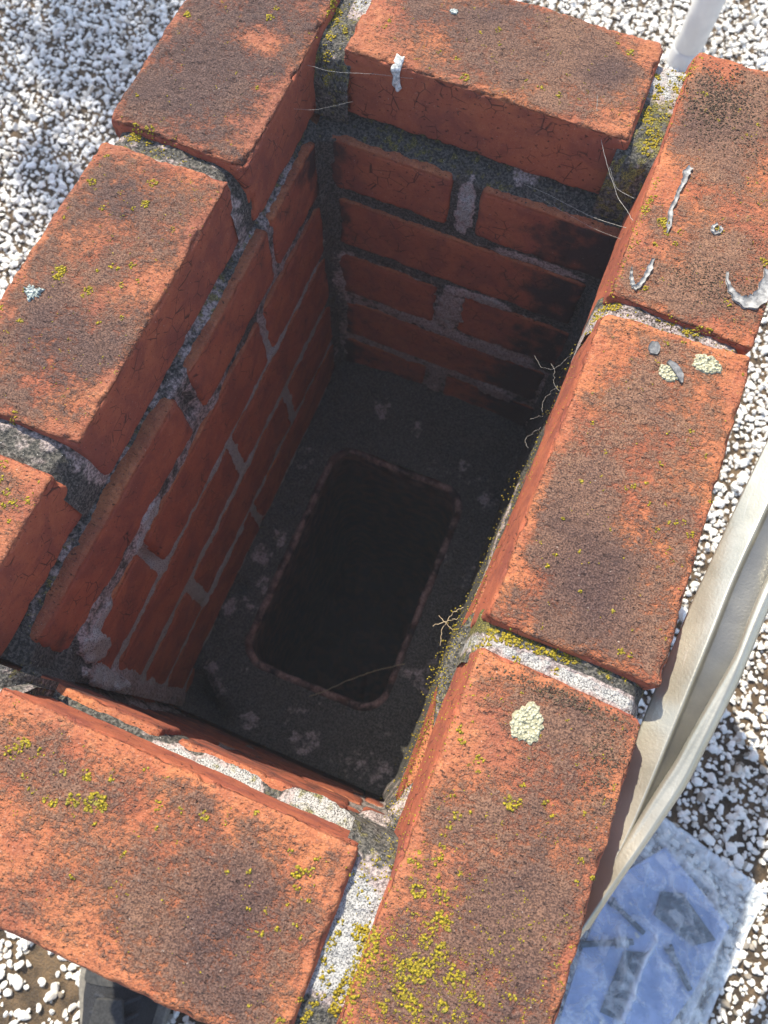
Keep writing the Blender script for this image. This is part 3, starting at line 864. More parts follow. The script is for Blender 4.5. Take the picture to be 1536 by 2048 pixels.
YELLOW = [(-360.2,333.5,3),(-303.1,355.4,3),(-301.7,365.6,2.3),(-359.4,252.8,1.4),(-302.9,299.1,1.4),(-283.9,292.4,1.8),(-337.6,230,3.5),(-347.3,225.9,4.9),(-350.8,221.6,2.7),(-338.2,223.6,2.1),(-353.5,197.2,1.7),(-352.9,174.8,3),(-314,190.4,3),(-310.9,172.7,3),(-335.9,159,2.1),(-317.3,166.9,1.7),(-355.7,141.9,1.7),(-285.4,161.8,2.1),(-308.9,121.5,2),(-337.7,103.1,4.6),(-314.5,94.6,1.9),(-315.6,113.3,2),(-296.8,126.6,2.6),(-295.5,111.5,2.3),(-313.3,99.1,3.2),(-287,118.4,1.6),(-352,82.8,1.5),(-358.5,66,2.6),(-342.3,62.9,2.2),(-296.8,80.9,1.8),(-284.4,89.3,1.6),(-337.2,105.4,3),(-303.5,121.7,1.6),(-290.1,-50.2,2.4),(-292.2,-40.9,2.4),(-284.1,-46,2.7),(-277,-40.7,2.4),(-314.9,0.7,2.2),(-313.2,5,1.8),(-299.8,-35.5,2.4),(-302,-26,2.4),(-281.3,-56.6,1.5),(-262.5,378.2,4.5),(-263.6,387.3,4.5),(-258.4,364.2,3.3),(-255.4,352.5,3),(-266.4,389.9,3),(-254.2,345.3,2.9),(-250.1,373,3),(-177.4,413.8,1.4),(-220.4,388.4,1.9),(-222.1,380.8,1.9),(-143.1,411.1,2.6),(-153.9,403.9,1.8),(-161.5,374.8,2.5),(-150.3,360.5,3.3),(-176.3,374.6,1.7),(-138,399.3,1.8),(-97.2,373.3,2.2),(-82.4,371.2,2.5),(-109.1,374.6,1.7),(-47,429.1,3),(-58,433.6,1.9),(-82.2,391.2,1.5),(-21.2,424.8,3.3),(-17,414.1,3.4),(-17.4,406.4,3),(-20.2,392.9,3.3),(-17,384.5,4.3),(-11.2,374.9,4.3),(-9.4,363.8,4.7),(-6.7,369.7,3.6),(-9.5,356.7,3.2),(-3.7,429.8,3.4),(-5.2,419.1,3),(0.5,436.7,2.6),(14,413.4,2.6),(40.5,409.1,1.4),(30.2,395,1.7),(51,389.5,1.4),(56.4,401.4,1.8),(2.9,302.6,3.2),(4.1,308.5,2.7),(17.4,295.6,4.1),(21.2,288.5,2.7),(6.9,313.2,1.7),(6.3,273.6,1.7),(17.8,276.3,2),(30,282.4,2),(51.8,304.9,2.4),(55.2,305.1,2.1),(88.1,292,3),(30.6,292.5,2.1),(21,242,2),(72.4,253.5,1.9),(74.9,250.4,1.7),(98.8,262.5,2),(0.9,223.4,4.2),(3.4,226.4,3),(7.3,224.8,3),(-1,218.5,2.9),(-1.4,214.3,2.6),(8.4,226.9,2.3),(-2.1,208,1.9),(44,227.4,2.6),(54.6,225.8,2.3),(60.2,226.2,3.3),(56.2,223.7,3),(67.6,227.3,2.3),(35.9,226,1.7),(44.8,207.1,1.6),(54.8,212.9,1.3),(95.9,205.4,1.3),(76,154.9,1.6),(18.4,136.3,1.5),(63.5,147.9,1.3),(30.6,121.5,1.2),(64.8,126.9,1.2),(89.1,142.4,1.2),(60,110.9,1.5),(22.9,97.2,1.3),(49.5,103.7,1.2),(79.6,92.3,1.7),(83.5,94.9,1.7),(87.9,95.8,1.7),(93.3,90.6,2.2),(73.7,85.8,1.7),(99.6,115.3,1.5),(64.9,99.8,1.7),(74.8,103.2,1.5),(53.4,106.4,1.8),(20.4,71.1,1.2),(23.5,47.8,1.5),(20.8,39.1,1.5),(36.5,55.4,1.2),(43.9,32.6,1.2),(64.9,28.7,1.2),(75.7,8.4,2.2),(81.4,9.2,1.7),(9.2,-8.3,3.5),(15.3,-8.3,3.4),(21,-7.5,3.1),(26.7,-6.6,2.9),(32.8,-6.9,3.5),(38.7,-6.3,3),(43.8,-5.7,3.1),(48.9,-5.7,3.1),(52.9,-6.2,2.6),(5.8,-7.3,2.6),(4.4,-13.4,2.8),(45.9,-14.5,2.5),(23,-17.3,2.5),(4.1,-11.1,2.1),(1.9,-17.5,2.9),(83.7,-3.4,1.4),(74.9,-6.1,1.4),(14,-4.8,2.3),(4.3,-7.3,2.6),(6.5,-65.9,2.2),(9.6,-70.3,2.2),(22.1,-76.4,2.7),(23.1,-83,1.3),(44.5,-90.7,3.8),(48.2,-89.1,2.2),(47.8,-79.8,1.7),(18.7,-113.3,2.2),(20.4,-107.3,2.2),(15,-100,1.6),(94.5,-62,1.9),(82.1,-80.7,1.4),(67.6,-88,1.7),(61.9,-83.5,1.6),(18.5,-124,1.8),(19,-129,1.8),(16.8,-119.4,1.5),(26.4,-103.5,1.1),(17.5,-132.3,2.1),(31.7,-132.9,1.4),(88.1,-103.4,1.6),(97.2,-110.1,2.3),(89,-114.7,1.4),(21.3,-138.5,1.5),(27.1,-146.3,2.6),(22.6,-145.6,2.2),(29.1,-148,2.1),(11.1,-137.5,1.5),(8.4,-130.8,1.6),(6.5,-136.7,2.3),(17.3,-160.4,2.1),(23.4,-161.7,1.7),(14.2,-149,3.1),(17.1,-149.2,2.3),(29.7,-156.6,3.5),(34.5,-158.4,3),(27.4,-161.3,2.8),(26.3,-169.2,3.6),(35,-170.5,4.1),(24.9,-179.5,4.3),(21.9,-185.5,4.5),(29.3,-183.7,4.5),(32.8,-178.7,4),(22.9,-194.7,3.5),(28,-197.4,3.5),(32.3,-198,3.5),(44.5,-181.1,3.3),(48.4,-177.2,3),(52.3,-194.5,2.5),(61.6,-183.7,2.5),(56.2,-183.6,2.5),(42.1,-174.9,2.1),(9.8,-175.9,2.3),(11.7,-187.3,2.5),(15.5,-183.3,2.6),(75.9,-175.5,2),(58.6,-160.9,1.3),(6.8,-182,2.1),(37,-203.1,2.9),(18.4,-203.6,3),(45,-192.8,3),(-2.2,-177,4.1),(-6.9,-179,3.6),(1.5,-179.2,3.3),(-2.8,-182.2,3.9),(2.5,-185,3.4),(-1.3,-188.9,3.5),(3.5,-190.6,3),(-0.3,-194.6,3.3),(-2.1,-200.1,3.3),(2.2,-197.2,3),(-2.7,-205.1,3.3),(1.7,-205.7,3),(-3.2,-210.1,3.3),(1.5,-211.7,2.7),(-3,-217,3.2),(2.1,-216.1,2.2),(2.1,-174.1,2.4),(-16.6,-184.2,2.1),(-16.5,-189,2.4),(-17.9,-192,2.2),(-16.8,-197.7,2),(-12.7,-200.8,2),(-15.3,-204.3,2.3),(-12.4,-207.8,2),(-12.5,-213.8,2),(-14.6,-218.2,2.2),(-15.2,-223.1,2.5),(-16.3,-226.6,2.5),(-16.5,-179.2,1.7),(-21.7,-217.6,2),(-27.3,-229.2,2),(-45.2,-193.3,1.6),(-216.1,-168.6,2.4),(-210.7,-163.6,3.8),(-208.5,-162.1,2.5),(-211.1,-170.7,1.6),(-198.8,-162.9,2.2),(-200.4,-176,1.8),(-182.5,-167.3,1.8),(-170.7,-163.8,3.1),(-157.8,-159.9,1.9),(-179.9,-182.6,2.6),(-170.8,-177.5,3.8),(-160.4,-174.6,4.8),(-156.7,-173.1,3.8),(-155.5,-175.3,2.4),(-184.8,-184.6,1.5),(-184.9,-181.9,1.6),(-195.3,-182.1,0.8),(-127.9,-162.6,2.4),(-128,-165.3,1.4),(-103.6,-158,2.4),(-123.3,-172.7,1.6),(-92.2,-157.4,1.4),(-116.5,-160.6,1.6),(-167.1,-184,1.1),(-155.6,-183.3,1.3),(-78.4,-146.4,1.8),(-142.2,-149.4,1.3),(-46,-163.4,3.1),(-47.6,-166.1,2.3),(-39.8,-161.4,2.1),(-39.5,-155.6,1.5),(-54.5,-157.3,1.5),(-70.1,-173.2,1.5),(-44.1,-170.8,2.1),(-80.4,-178.7,1.1),(-133.6,-190.1,1.1),(-153.5,-211.1,1.7),(-52.9,-197.7,2.1),(-62.6,-189.2,1.3),(-53.8,-186.9,1.6),(-45.2,-180.9,1.3),(-37.8,-187.9,1.5),(-32.4,-190.6,1.5),(-43.8,-228.9,1.2),(-35.4,-174.4,1.2)]


def yellow():
    v, f = ico(1)
    P = []
    r = np.random.default_rng(8)
    for (x, y, rad) in YELLOW:
        n = max(4, int(rad * rad * 2.0))
        a = r.uniform(0, 2 * math.pi, n); d = rad * np.sqrt(r.uniform(0, 1, n)) * 1.05
        for k in range(n):
            P.append((x + d[k] * math.cos(a[k]), y + d[k] * math.sin(a[k]), r.uniform(.35, .95) if rad < 3 else r.uniform(.45, 1.15)))
    # scattered specks on every top brick and a crust along the joints
    for (x0, y0, x1, y1, n) in [(-360, -235, -25, -145, 130), (5, -225, 98, -130, 420), (5, -130, 98, -25, 90), (5, 2, 98, 215, 90), (5, 235, 98, 450, 150), (-240, 355, -25, 445, 90), (-365, 230, -268, 445, 60), (-364, 5, -268, 208, 120), (-365, -60, -272, -22, 60), (2, -235, 60, -165, 420)]:
        for _ in range(n):
            x, y = r.uniform(x0, x1), r.uniform(y0, y1)
            P.append((x, y, r.uniform(.2, .55)))
            if r.uniform() < .4:
                for _ in range(r.integers(1, 5)): P.append((x + r.normal(0, 1), y + r.normal(0, 1), r.uniform(.2, .5)))
    for (ax, ay, bx, by, w, n, s) in [(0, 215, 3, 330, 1.6, 160, .7), (-3, -140, 1, -20, 1.8, 160, .6), (-9, -20, -8, 120, 3, 260, .55), (-14, -45, -13, 10, 4, 200, .7), (-7, -135, -9, -30, 3, 420, .6), (-6, 100, -3, 230, 2, 200, .5), (-12, 380, -3, 445, 6, 130, 1.0), (-258, 350, -248, 445, 5, 90, .9), (3, 222, 95, 222, 4, 70, .7), (-360, 222, -300, 221, 4, 50, .8), (-12, -160, -3, -138, 6, 90, .8)]:
        for _ in range(n):
            u = r.uniform()
            P.append((ax + (bx - ax) * u + r.normal(0, w), ay + (by - ay) * u + r.normal(0, w), r.uniform(.3, 1.0) * s))
    vs, fs, b = [], [], 0
    for (x, y, s) in P:
        h = drop(x, y)
        if h is None:
            if -20 < x < 2 and -135 < y < 330: h = (-70 + r.uniform(-1, 1), Vector((-.5, 0, .85)))
            else: continue
        z, nv = h
        q = v * np.array([s * r.uniform(.8, 1.3), s * r.uniform(.8, 1.3), s * .42]) * (1 + r.normal(0, .16, (len(v), 1)))
        q = q + np.array([x, y, z + s * .15])
        vs.append(q); fs.append(f + b); b += len(v)
    me = mesh_np("yellow_lichen", np.vstack(vs) * MM, np.vstack(fs), True)
    tag(link("yellow_lichen", me, None, M_YEL), "bright yellow crusty lichen speckling the brick tops and their mortar joints", "lichen", kind="stuff")
yellow()

def brown_crust():
    """small warty brown crust beside the joints of the right-hand bricks"""
    v, f = ico(1)
    r = np.random.default_rng(18)
    vs, fs, b = [], [], 0
    for (x, y, rx, ry, n, s) in [(25, 412, 24, 30, 900, 1.1), (70, 395, 34, 45, 500, .9), (60, 262, 32, 22, 600, .8), (55, -28, 34, 5, 420, .9), (85, -55, 14, 26, 260, .9), (85, 300, 14, 60, 250, .7), (20, 224, 70, 4, 380, .7)]:
        for _ in range(n):
            px, py = x + r.normal(0, rx * .55), y + r.normal(0, ry * .55)
            h = drop(px, py)
            if h is None or h[0] < -12: continue
            ss_ = r.uniform(.4, .9) * s
            q = v * np.array([ss_, ss_ * r.uniform(.7, 1), ss_ * .55]) + np.array([px, py, h[0] + ss_ * .1])
            vs.append(q); fs.append(f + b); b += len(v)
    me = mesh_np("brown_lichen", np.vstack(vs) * MM, np.vstack(fs), True)
    tag(link("brown_lichen", me, None, M_BROWNL), "warty dark brown lichen crust on the right hand bricks", "lichen", kind="stuff")
brown_crust()

def patch(name, x, y, rx, ry, mat, label, cat="lichen", h=1.1, irr=.14, seed=0):
    group = "round lichen rosettes on the brick tops" if name == "lichen_rosette" else None
    """one flat rosette of lichen: a lumpy low dome resting on the brick"""
    n, m = 72, 14
    r = np.random.default_rng(seed)
    V = [(0, 0)]
    ph = r.uniform(0, 6.28, 6)
    for j in range(1, m + 1):
        for i in range(n):
            a = 2 * math.pi * i / n
            e = 1 + irr * (math.sin(3 * a + ph[0]) * .5 + math.sin(5 * a + ph[1]) * .4 + math.sin(11 * a + ph[2]) * .35 + math.sin(17 * a + ph[3]) * .3)
            V.append((rx * e * j / m * math.cos(a), ry * e * j / m * math.sin(a)))
    V = np.array(V)
    rr = np.concatenate([[0], np.repeat(np.arange(1, m + 1) / m, n)])
    P3 = np.column_stack([V + [x, y], rr * 0])
    z = []
    for (a, b_), q in zip(V, rr):
        d = drop(x + a, y + b_); z.append(d[0] if d else 0)
    lump = h * (0.75 + 1.3 * noise(P3, 1.9, seed))
    Z = np.array(z) + np.where(rr < .99, lump * sstep(1.0, .86, rr) + .25, -.5)
    F3 = np.array([[0, 1 + i, 1 + (i + 1) % n] for i in range(n)])
    F4 = np.array([[1 + (j - 1) * n + i, 1 + j * n + i, 1 + j * n + (i + 1) % n, 1 + (j - 1) * n + (i + 1) % n] for j in range(1, m) for i in range(n)])
    c = np.array([x, y, 0])
    me = mesh_np(name, (np.column_stack([V, Z]) - [0, 0, 0]) * MM, [F3, F4], True)
    o = link(name, me, None, mat)
    o.location = [x * MM, y * MM, 0]
    tag(o, label, cat, group)
    return o
patch("lichen_rosette", 39.4, -48.6, 9.2, 11.2, M_PALE, "pale green oval lichen rosette, lowest on the right hand bricks", h=1.2, seed=1)
patch("lichen_rosette", 73, 203.5, 9.6, 6.8, M_PALE, "pale green round lichen rosette nearest the outer corner of the middle right brick", h=1.2, seed=2)
patch("lichen_rosette", 52.5, 188, 7.5, 5.6, M_PALE, "greyish lichen rosette touching a slate flake on the middle right brick", h=1.1, seed=3)
patch("leafy_lichen", -346, 84, 5.5, 4.6, M_GREYL, "pale blue grey leafy lichen on the left hand brick", h=1.6, irr=.5, seed=4)
patch("lichen_dot", -179.4, 414, 3.2, 2.6, M_GREYL, "small whitish lichen spot on the far end brick", h=.9, irr=.2, seed=5)

def flake(name, pts, widths, label, mat=M_CURL, thick=1.1, lift=1.2, curl=2.0, cat="debris", seed=0):
    wob = 0.0 if mat is M_SLATE else 1.0
    """dried strip following pts (x,y) with its own thickness, edges curling up"""
    pts = np.array(pts, float); n = len(pts)
    # resample
    t = np.linspace(0, n - 1, n * 6)
    X = np.interp(t, np.arange(n), pts[:, 0]); Y = np.interp(t, np.arange(n), pts[:, 1]); Wd = np.interp(t, np.arange(n), widths)
    ker = np.array([1, 2, 3, 2, 1]) / 9
    for _ in range(2):
        X[2:-2] = np.convolve(X, ker, 'valid'); Y[2:-2] = np.convolve(Y, ker, 'valid')
    dx, dy = np.gradient(X), np.gradient(Y); L = np.hypot(dx, dy) + 1e-6
    nx_, ny_ = -dy / L, dx / L
    M5 = 7
    V = []
    for i in range(len(X)):
        for j in range(M5):
            u = (j / (M5 - 1) - .5) * 2
            ww = Wd[i] * (1 + wob * .18 * math.sin(i * 1.1 + seed))
            x = X[i] + nx_[i] * u * ww / 2; y = Y[i] + ny_[i] * u * ww / 2
            d = drop(x, y); z = (d[0] if d else 0) + lift * .5 + curl * u * u * .5 + .5 * wob * math.sin(i * .9 + seed)
            V.append((x, y, z))
    V = np.array(V); c = V.mean(0); nn = len(V)
    lo = V.copy(); lo[:, 2] -= thick
    F = grid_faces(len(X), M5)
    Fl = F[:, ::-1] + nn
    def idx(i, j): return i * M5 + j
    ring = [idx(i, 0) for i in range(len(X))] + [idx(len(X) - 1, j) for j in range(1, M5)] + [idx(i, M5 - 1) for i in range(len(X) - 2, -1, -1)] + [idx(0, j) for j in range(M5 - 2, 0, -1)]
    rg = np.array(ring); nx2 = np.roll(rg, -1)
    Fs = np.stack([rg, nx2, nx2 + nn, rg + nn], 1)
    me = mesh_np(name, (np.vstack([V, lo]) - c) * MM, np.concatenate([F, Fl, Fs]), True)
    o = link(name, me, None, mat); o.location = [q * MM for q in c]
    tag(o, label, cat)
    return o
flake("sealant_curl", [(22.3, 347.3), (20.2, 341.9), (21.2, 333.2), (19.3, 323.4), (20.1, 317.0), (18.5, 307.5), (21.3, 295.6), (21.7, 288.0)], [3, 5, 3, 2.2, 2.6, 2.6, 3.4, .6], "long wavy grey sealant strip on the far right brick")
yk = thing("forked_sealant", "small Y shaped grey sealant scrap on the far right brick", "debris", (13, 245, 0))
def child_flake(name, pts, w, seed=1, **k):
    o = flake(name, pts, w, None, seed=seed, **k)
    del_cat = o
    if 'category' in o: del o['category']
    o.parent = yk; o.location = [o.location[0] - 13 * MM, o.location[1] - 245 * MM, o.location[2]]
    return o
child_flake("fork_arm", [(18.6, 264.5), (18.8, 256.2), (17.9, 249.6), (16.3, 242), (13.5, 238.5)], [1.5, 3.8, 2.6, 3, 3.5])
child_flake("fork_arm", [(7.5, 253), (8.5, 248), (11, 242.5), (13.5, 239)], [.6, 1.8, 2.4, 3], 2)
flake("sealant_crescent", [(66.9, 274.2), (69.0, 267), (73, 261.5), (79, 256.7), (85.7, 256.4), (91.5, 261.0), (93.3, 271.1), (93.4, 286.9)], [.8, 1.8, 3, 6, 9.5, 9.5, 8, 7], "thick grey crescent of sealant near the outer edge of the far right brick", thick=1.8, curl=1.5, lift=2)
flake("sealant_ring", [(51.6, 308.4), (48.9, 306), (49.5, 301.8), (53, 301.3), (55, 304.5), (53.6, 308)], [1.6, 2, 2.4, 2.2, 2.4, 1.2], "small grey ring shaped sealant blob on the far right brick", thick=1.6, curl=1.0)
flake("slate_chip", [(37.2, 205.5), (38, 202.5), (38.6, 199.5), (39.2, 197)], [4, 7.5, 7.2, 4.5], "loose grey slate chip beside two pale lichen rosettes", mat=M_SLATE, thick=1.6, curl=.4, lift=2.2)
flake("slate_flake", [(49, 195.5), (54, 193), (58.5, 189.5), (61.5, 184.5)], [2.5, 5, 5.2, 1.0], "grey slate flake stuck over the greyish lichen rosette", mat=M_SLATE, thick=1.2, curl=.8, lift=3.0)

def tube(name, pts, rad, mat, label, cat, seg=5, parent=None, jitter=0.0, origin=(0, 0, 0)):
    pts = np.array(pts, float)
    n = 16 if np.ndim(rad) else max(2, (len(pts) - 1) * 8)
    t = np.linspace(0, len(pts) - 1, n)
    C = np.column_stack([np.interp(t, np.arange(len(pts)), pts[:, k]) for k in range(3)])
    for _ in range(3): C[1:-1] = (C[:-2] + 2 * C[1:-1] + C[2:]) / 4
    C[1:-1] += np.random.default_rng(len(pts)).normal(0, jitter, (n - 2, 3)) if jitter else 0
    T = np.gradient(C, axis=0); T /= np.linalg.norm(T, axis=1)[:, None] + 1e-9
    ref = np.array([0.13, 0.21, 0.97])
    A = np.cross(T, ref); A /= np.linalg.norm(A, axis=1)[:, None] + 1e-9
    B = np.cross(T, A)
    an = np.arange(seg) * 2 * math.pi / seg
    R_ = rad if np.ndim(rad) else np.full(n, rad)
    V = (C[:, None, :] + R_[:, None, None] * (np.cos(an)[None, :, None] * A[:, None, :] + np.sin(an)[None, :, None] * B[:, None, :])).reshape(-1, 3)
    I, J = np.meshgrid(np.arange(n - 1), np.arange(seg), indexing='ij')
    a0 = (I * seg + J).ravel(); a1 = (I * seg + (J + 1) % seg).ravel()
    F = np.stack([a0, a1, a1 + seg, a0 + seg], 1)
    c = np.asarray(origin, float) if parent else C.mean(0)
    me = mesh_np(name, (V - c) * MM, F, True)
    o = link(name, me, parent, mat)
    if not parent:
        o.location = [q * MM for q in c]
        tag(o, label, cat)
    return o
w = thing("cobweb", "long cobweb thread hanging from the far end brick towards the far right corner", "cobweb", (-20, 330, -20))
OW = (-20, 330, -20)
tube("thread", [(-57, 379, 3), (-52, 365, -1), (-36, 342, -10), (-17, 316, -14), (-8, 300, -5), (-2, 291, -2)], .15, M_WEB, None, None, 4, w, .15, OW)
tube("thread", [(-30, 336, -11), (-20, 326, -18), (-6, 318, -12)], .12, M_WEB, None, None, 4, w, .1, OW)
w = thing("cobweb", "straight cobweb strand stretched across the shaft below the far end brick", "cobweb", (-45, 330, -60))
OW = (-45, 330, -60)
tube("thread", [(-87, 346, -66), (-68, 340, -60), (-30, 324, -50), (4, 306, -28)], .15, M_WEB, None, None, 4, w, .12, OW)
tube("thread", [(-84, 346, -70), (-58, 334, -64), (-26, 320, -56), (2, 300, -34)], .09, M_WEB, None, None, 4, w, .12, OW)
tube("cobweb", [(-270, 333, -8), (-246, 336, -10), (-212, 348, -10), (-178, 352, -6)], .11, M_WEB, "fine cobweb thread across the far left corner joint", "cobweb", 4, None, .1)
tube("cobweb", [(-262, 303, -20), (-247, 309, -21), (-226, 330, -24)], .09, M_WEB, "short cobweb thread low in the far left corner", "cobweb", 4, None, .1)
w = thing("cobweb", "tangled cobweb clinging to the right wall halfway down its length", "cobweb", (-10, 220, -80))
OW = (-10, 220, -80)
for pts in ([(2, 236, -60), (-4, 226, -76), (-12, 215, -90), (-22, 214, -92)], [(-12, 215, -90), (-9, 203, -90), (-3, 196, -84)], [(-22, 214, -92), (-30, 224, -96)], [(-12, 215, -90), (-16, 222, -95)], [(-6, 200, -84), (-12, 190, -95), (-9, 178, -90)], [(-8, 170, -80), (-16, 166, -84)], [(-7, 160, -78), (-15, 150, -86), (-10, 142, -80)]):
    tube("thread", pts, .1, M_WEB, None, None, 4, w, .3, OW)
tube("dry_stalk", [(-123, -67, -462), (-112, -59, -456), (-87, -33, -452), (-60, -9, -455), (-36, 8, -461)], .55, M_TWIG, "thin dry stalk lying across the near corner of the flue mouth", "stalk", 5, None, .35)
w = thing("grass_wisp", "dry wisp of roots caught on the right inner edge", "grass", (-20, 0, -70))
OW = (-20, 0, -70)
for pts in ([(-14, 4, -66), (-20, 0, -70), (-27, -6, -74)], [(-14, -4, -68), (-19, -2, -70), (-26, 2, -72)], [(-13, 12, -66), (-18, 8, -70), (-21, -6, -74), (-18, -16, -74)]):
    tube("root", pts, .28, M_TWIG, None, None, 4, w, .3, OW)

# white drip on the inner face of the far brick
def drip():
    n, m = 26, 9
    V = []
    for i in range(n):
        u = i / (n - 1)
        z = 1 - 21 * u
        w_ = (2.6 + .7 * math.sin(u * 9)) * min(1, (1 - u) * 5 + .2)
        for j in range(m):
            t = (j / (m - 1) - .5) * 2
            x = -200 + 2.2 * u * u + t * w_
            rim_ = 1.2 * (1 - t * t) + .5 * math.sin(u * 14 + t * 3)
            V.append((x, 350.6 - rim_ - (0.2) + 2.2 * max(0, z + 3), z + (0.6 if i == 0 else 0)))
    V = np.array(V); c = V.mean(0)
    me = mesh_np("white_drip", (V - c) * MM, grid_faces(n, m, True), True)
    o = link("white_drip", me, None, M_WHITE); o.location = [q * MM for q in c]
    o.modifiers.new("solid", 'SOLIDIFY').thickness = 0.0012
    tag(o, "white dried dripping running over the edge of the far end brick", "dripping")
drip()

# ------------------------------------------------------------------ bent stainless channel
def steel():
    Lp = np.array([(126, 330, 70), (125.3, 285, 48), (124.9, 250, 30), (123.8, 214, 12), (120.9, 170, 0), (115.5, 116, -10), (110.6, 57, -20), (105.5, -14, -27), (104.5, -78, -32), (104.9, -137, -35), (106, -152, -52), (107, -160, -110), (108, -164, -350), (109, -168, -590)], float)
    Rp = np.array([(166, 290, 78), (164, 245, 58), (161.7, 203, 40), (155, 145, 21), (145.5, 95, 12), (141.0, 60, 9.5), (138.5, 18, 3), (131.7, -44, -10), (123.7, -80, -20), (107.8, -137, -31), (111, -153, -50), (118, -161, -110), (140, -166, -350), (142, -170, -590)], float)
    n, m = 200, 110
    t = np.linspace(0, 13, n)
    A = np.column_stack([np.interp(t, np.arange(14), Lp[:, k]) for k in range(3)])
    B = np.column_stack([np.interp(t, np.arange(14), Rp[:, k]) for k in range(3)])
    for _ in range(3):
        A[1:-1] = (A[:-2] + 2 * A[1:-1] + A[2:]) / 4; B[1:-1] = (B[:-2] + 2 * B[1:-1] + B[2:]) / 4
    V = []; GR_ = []
    for i in range(n):
        s = t[i]
        across = B[i] - A[i]
        along = (A[min(i + 1, n - 1)] - A[max(i - 1, 0)])
        nv = np.cross(across, along); nv /= np.linalg.norm(nv)
        if nv[2] < 0: nv = -nv
        # pressed channel narrowing to a point at about s = 7.5
        k = min(1, max(0, (8.3 - s) / 2.9))
        g0 = 0.50 + 0.0 * k; g0 = 0.44 + 0.16 * (1 - k)
        g1 = g0 + 0.42 * min(1, k * 1.15)
        for j in range(m):
            u = j / (m - 1)
            e = 0.014
            def S(a, b, x):
                q = min(1, max(0, (x - a) / (b - a))); return q * q * (3 - 2 * q)
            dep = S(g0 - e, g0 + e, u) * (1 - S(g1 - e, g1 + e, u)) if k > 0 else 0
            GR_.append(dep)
            dep *= min(1, k * 2.0) * (2.5 + 11.0 * min(1, max(0, (u - g0) / max(g1 - g0, 1e-3))) ** .8)
            lipL = 10 * max(0, 1 - u / 0.03)
            lipR = 5 * max(0, (u - .97) / .03)
            crown = 1.0 * math.exp(-((u - (g1 + .07)) / .05) ** 2) * min(1, k * 2)
            wav = 0.25 * math.sin(s * 2.1 + u * 3)
            V.append(A[i] + across * u + nv * (crown - dep - lipL - lipR + wav))
    V = np.array(V)
    c = np.array([130, -195, -592.0])
    me = mesh_np("steel_channel", (V - c) * MM, grid_faces(n, m, False), True, dict(painted_reflection=GR_))
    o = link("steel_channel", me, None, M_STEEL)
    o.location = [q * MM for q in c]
    md = o.modifiers.new("solid", 'SOLIDIFY'); md.thickness = 0.0014; md.offset = 0
    tag(o, "bent stainless steel channel with a pressed groove leaning on the right side of the chimney", "metal channel")
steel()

# ------------------------------------------------------------------ polythene bag and its contents
BAGQ = np.array([(235, -345), (428, -300), (478, -66), (290, -14)], float)     # ccw from near-left
def bag():
    n = 90
    U, Vv = np.meshgrid(np.linspace(0, 1, n), np.linspace(0, 1, n), indexing='ij')
    u = U.ravel(); v = Vv.ravel()
    xy = ((1 - u) * (1 - v))[:, None] * BAGQ[0] + (u * (1 - v))[:, None] * BAGQ[1] + (u * v)[:, None] * BAGQ[2] + ((1 - u) * v)[:, None] * BAGQ[3]
    P3 = np.column_stack([xy, xy[:, 0] * 0])
    xy = xy + np.column_stack([5 * noise(P3, 40, 1), 5 * noise(P3, 40, 2)])
    e = np.minimum(np.minimum(u, 1 - u), np.minimum(v, 1 - v))
    puff = sstep(0, .3, e)
    # directional creases
    R1 = 1 - np.abs(noise(P3 @ np.array([[.5, .3, 0], [.2, 1, 0], [0, 0, 1]]), 26, 3)) * 5
    R2 = 1 - np.abs(noise(P3 @ np.array([[1, -.3, 0], [.6, .35, 0], [0, 0, 1]]), 34, 6)) * 5
    cr = np.clip(R1, 0, 1) ** 2 + np.clip(R2, 0, 1) ** 2
    ux = xy[:, 0]; uy = xy[:, 1]
    # main fold running down the middle and the heat-sealed edge band
    def ridge(x0, y0, x1, y1, w_):
        d = np.array([x1 - x0, y1 - y0], float); Ln = np.linalg.norm(d); d /= Ln
        a = (ux - x0) * d[0] + (uy - y0) * d[1]; b = np.abs(-(ux - x0) * d[1] + (uy - y0) * d[0])
        return np.exp(-(b / w_) ** 2) * sstep(-8, 8, a) * sstep(Ln + 8, Ln - 8, a)
    rd = ridge(352, -160, 338, -275, 3.2) + .7 * ridge(430, -118, 415, -260, 5) + .6 * ridge(318, -165, 330, -225, 1.8) + .5 * ridge(330, -55, 455, -105, 3)
    top = -594 + 22 * puff + 6.5 * cr * puff + 8 * rd + 2.2 * fbm(P3, 30, 3, 9) * (0.3 + puff)
    bot = -595 + 1.5 * fbm(P3, 30, 2, 4)
    top = np.maximum(top, bot + 1.0)
    V = np.vstack([np.column_stack([xy, top]), np.column_stack([xy, bot])])
    F = grid_faces(n, n); F2 = F[:, ::-1] + n * n
    ring = list(range(0, n)) + [n * i + n - 1 for i in range(1, n)] + [n * (n - 1) + j for j in range(n - 2, -1, -1)] + [n * i for i in range(n - 2, 0, -1)]
    rg = np.array(ring); nx2 = np.roll(rg, -1)
    Fs = np.stack([rg, rg + n * n, nx2 + n * n, nx2], 1)
    crease = np.clip(rd + .35 * np.clip(cr - .55, 0, 1) + .8 * sstep(.07, .0, e) , 0, 1)
    c = np.array([362, -185, -596.0])
    me = mesh_np("plastic_bag", (V - c) * MM, np.concatenate([F, F2, Fs]), True, dict(crease=np.tile(crease, 2)))
    o = link("plastic_bag", me, None, M_BAG); o.location = [q * MM for q in c]
    tag(o, "crumpled clear plastic bag of fixings lying on shaded gravel beside the chimney", "plastic bag")
bag()

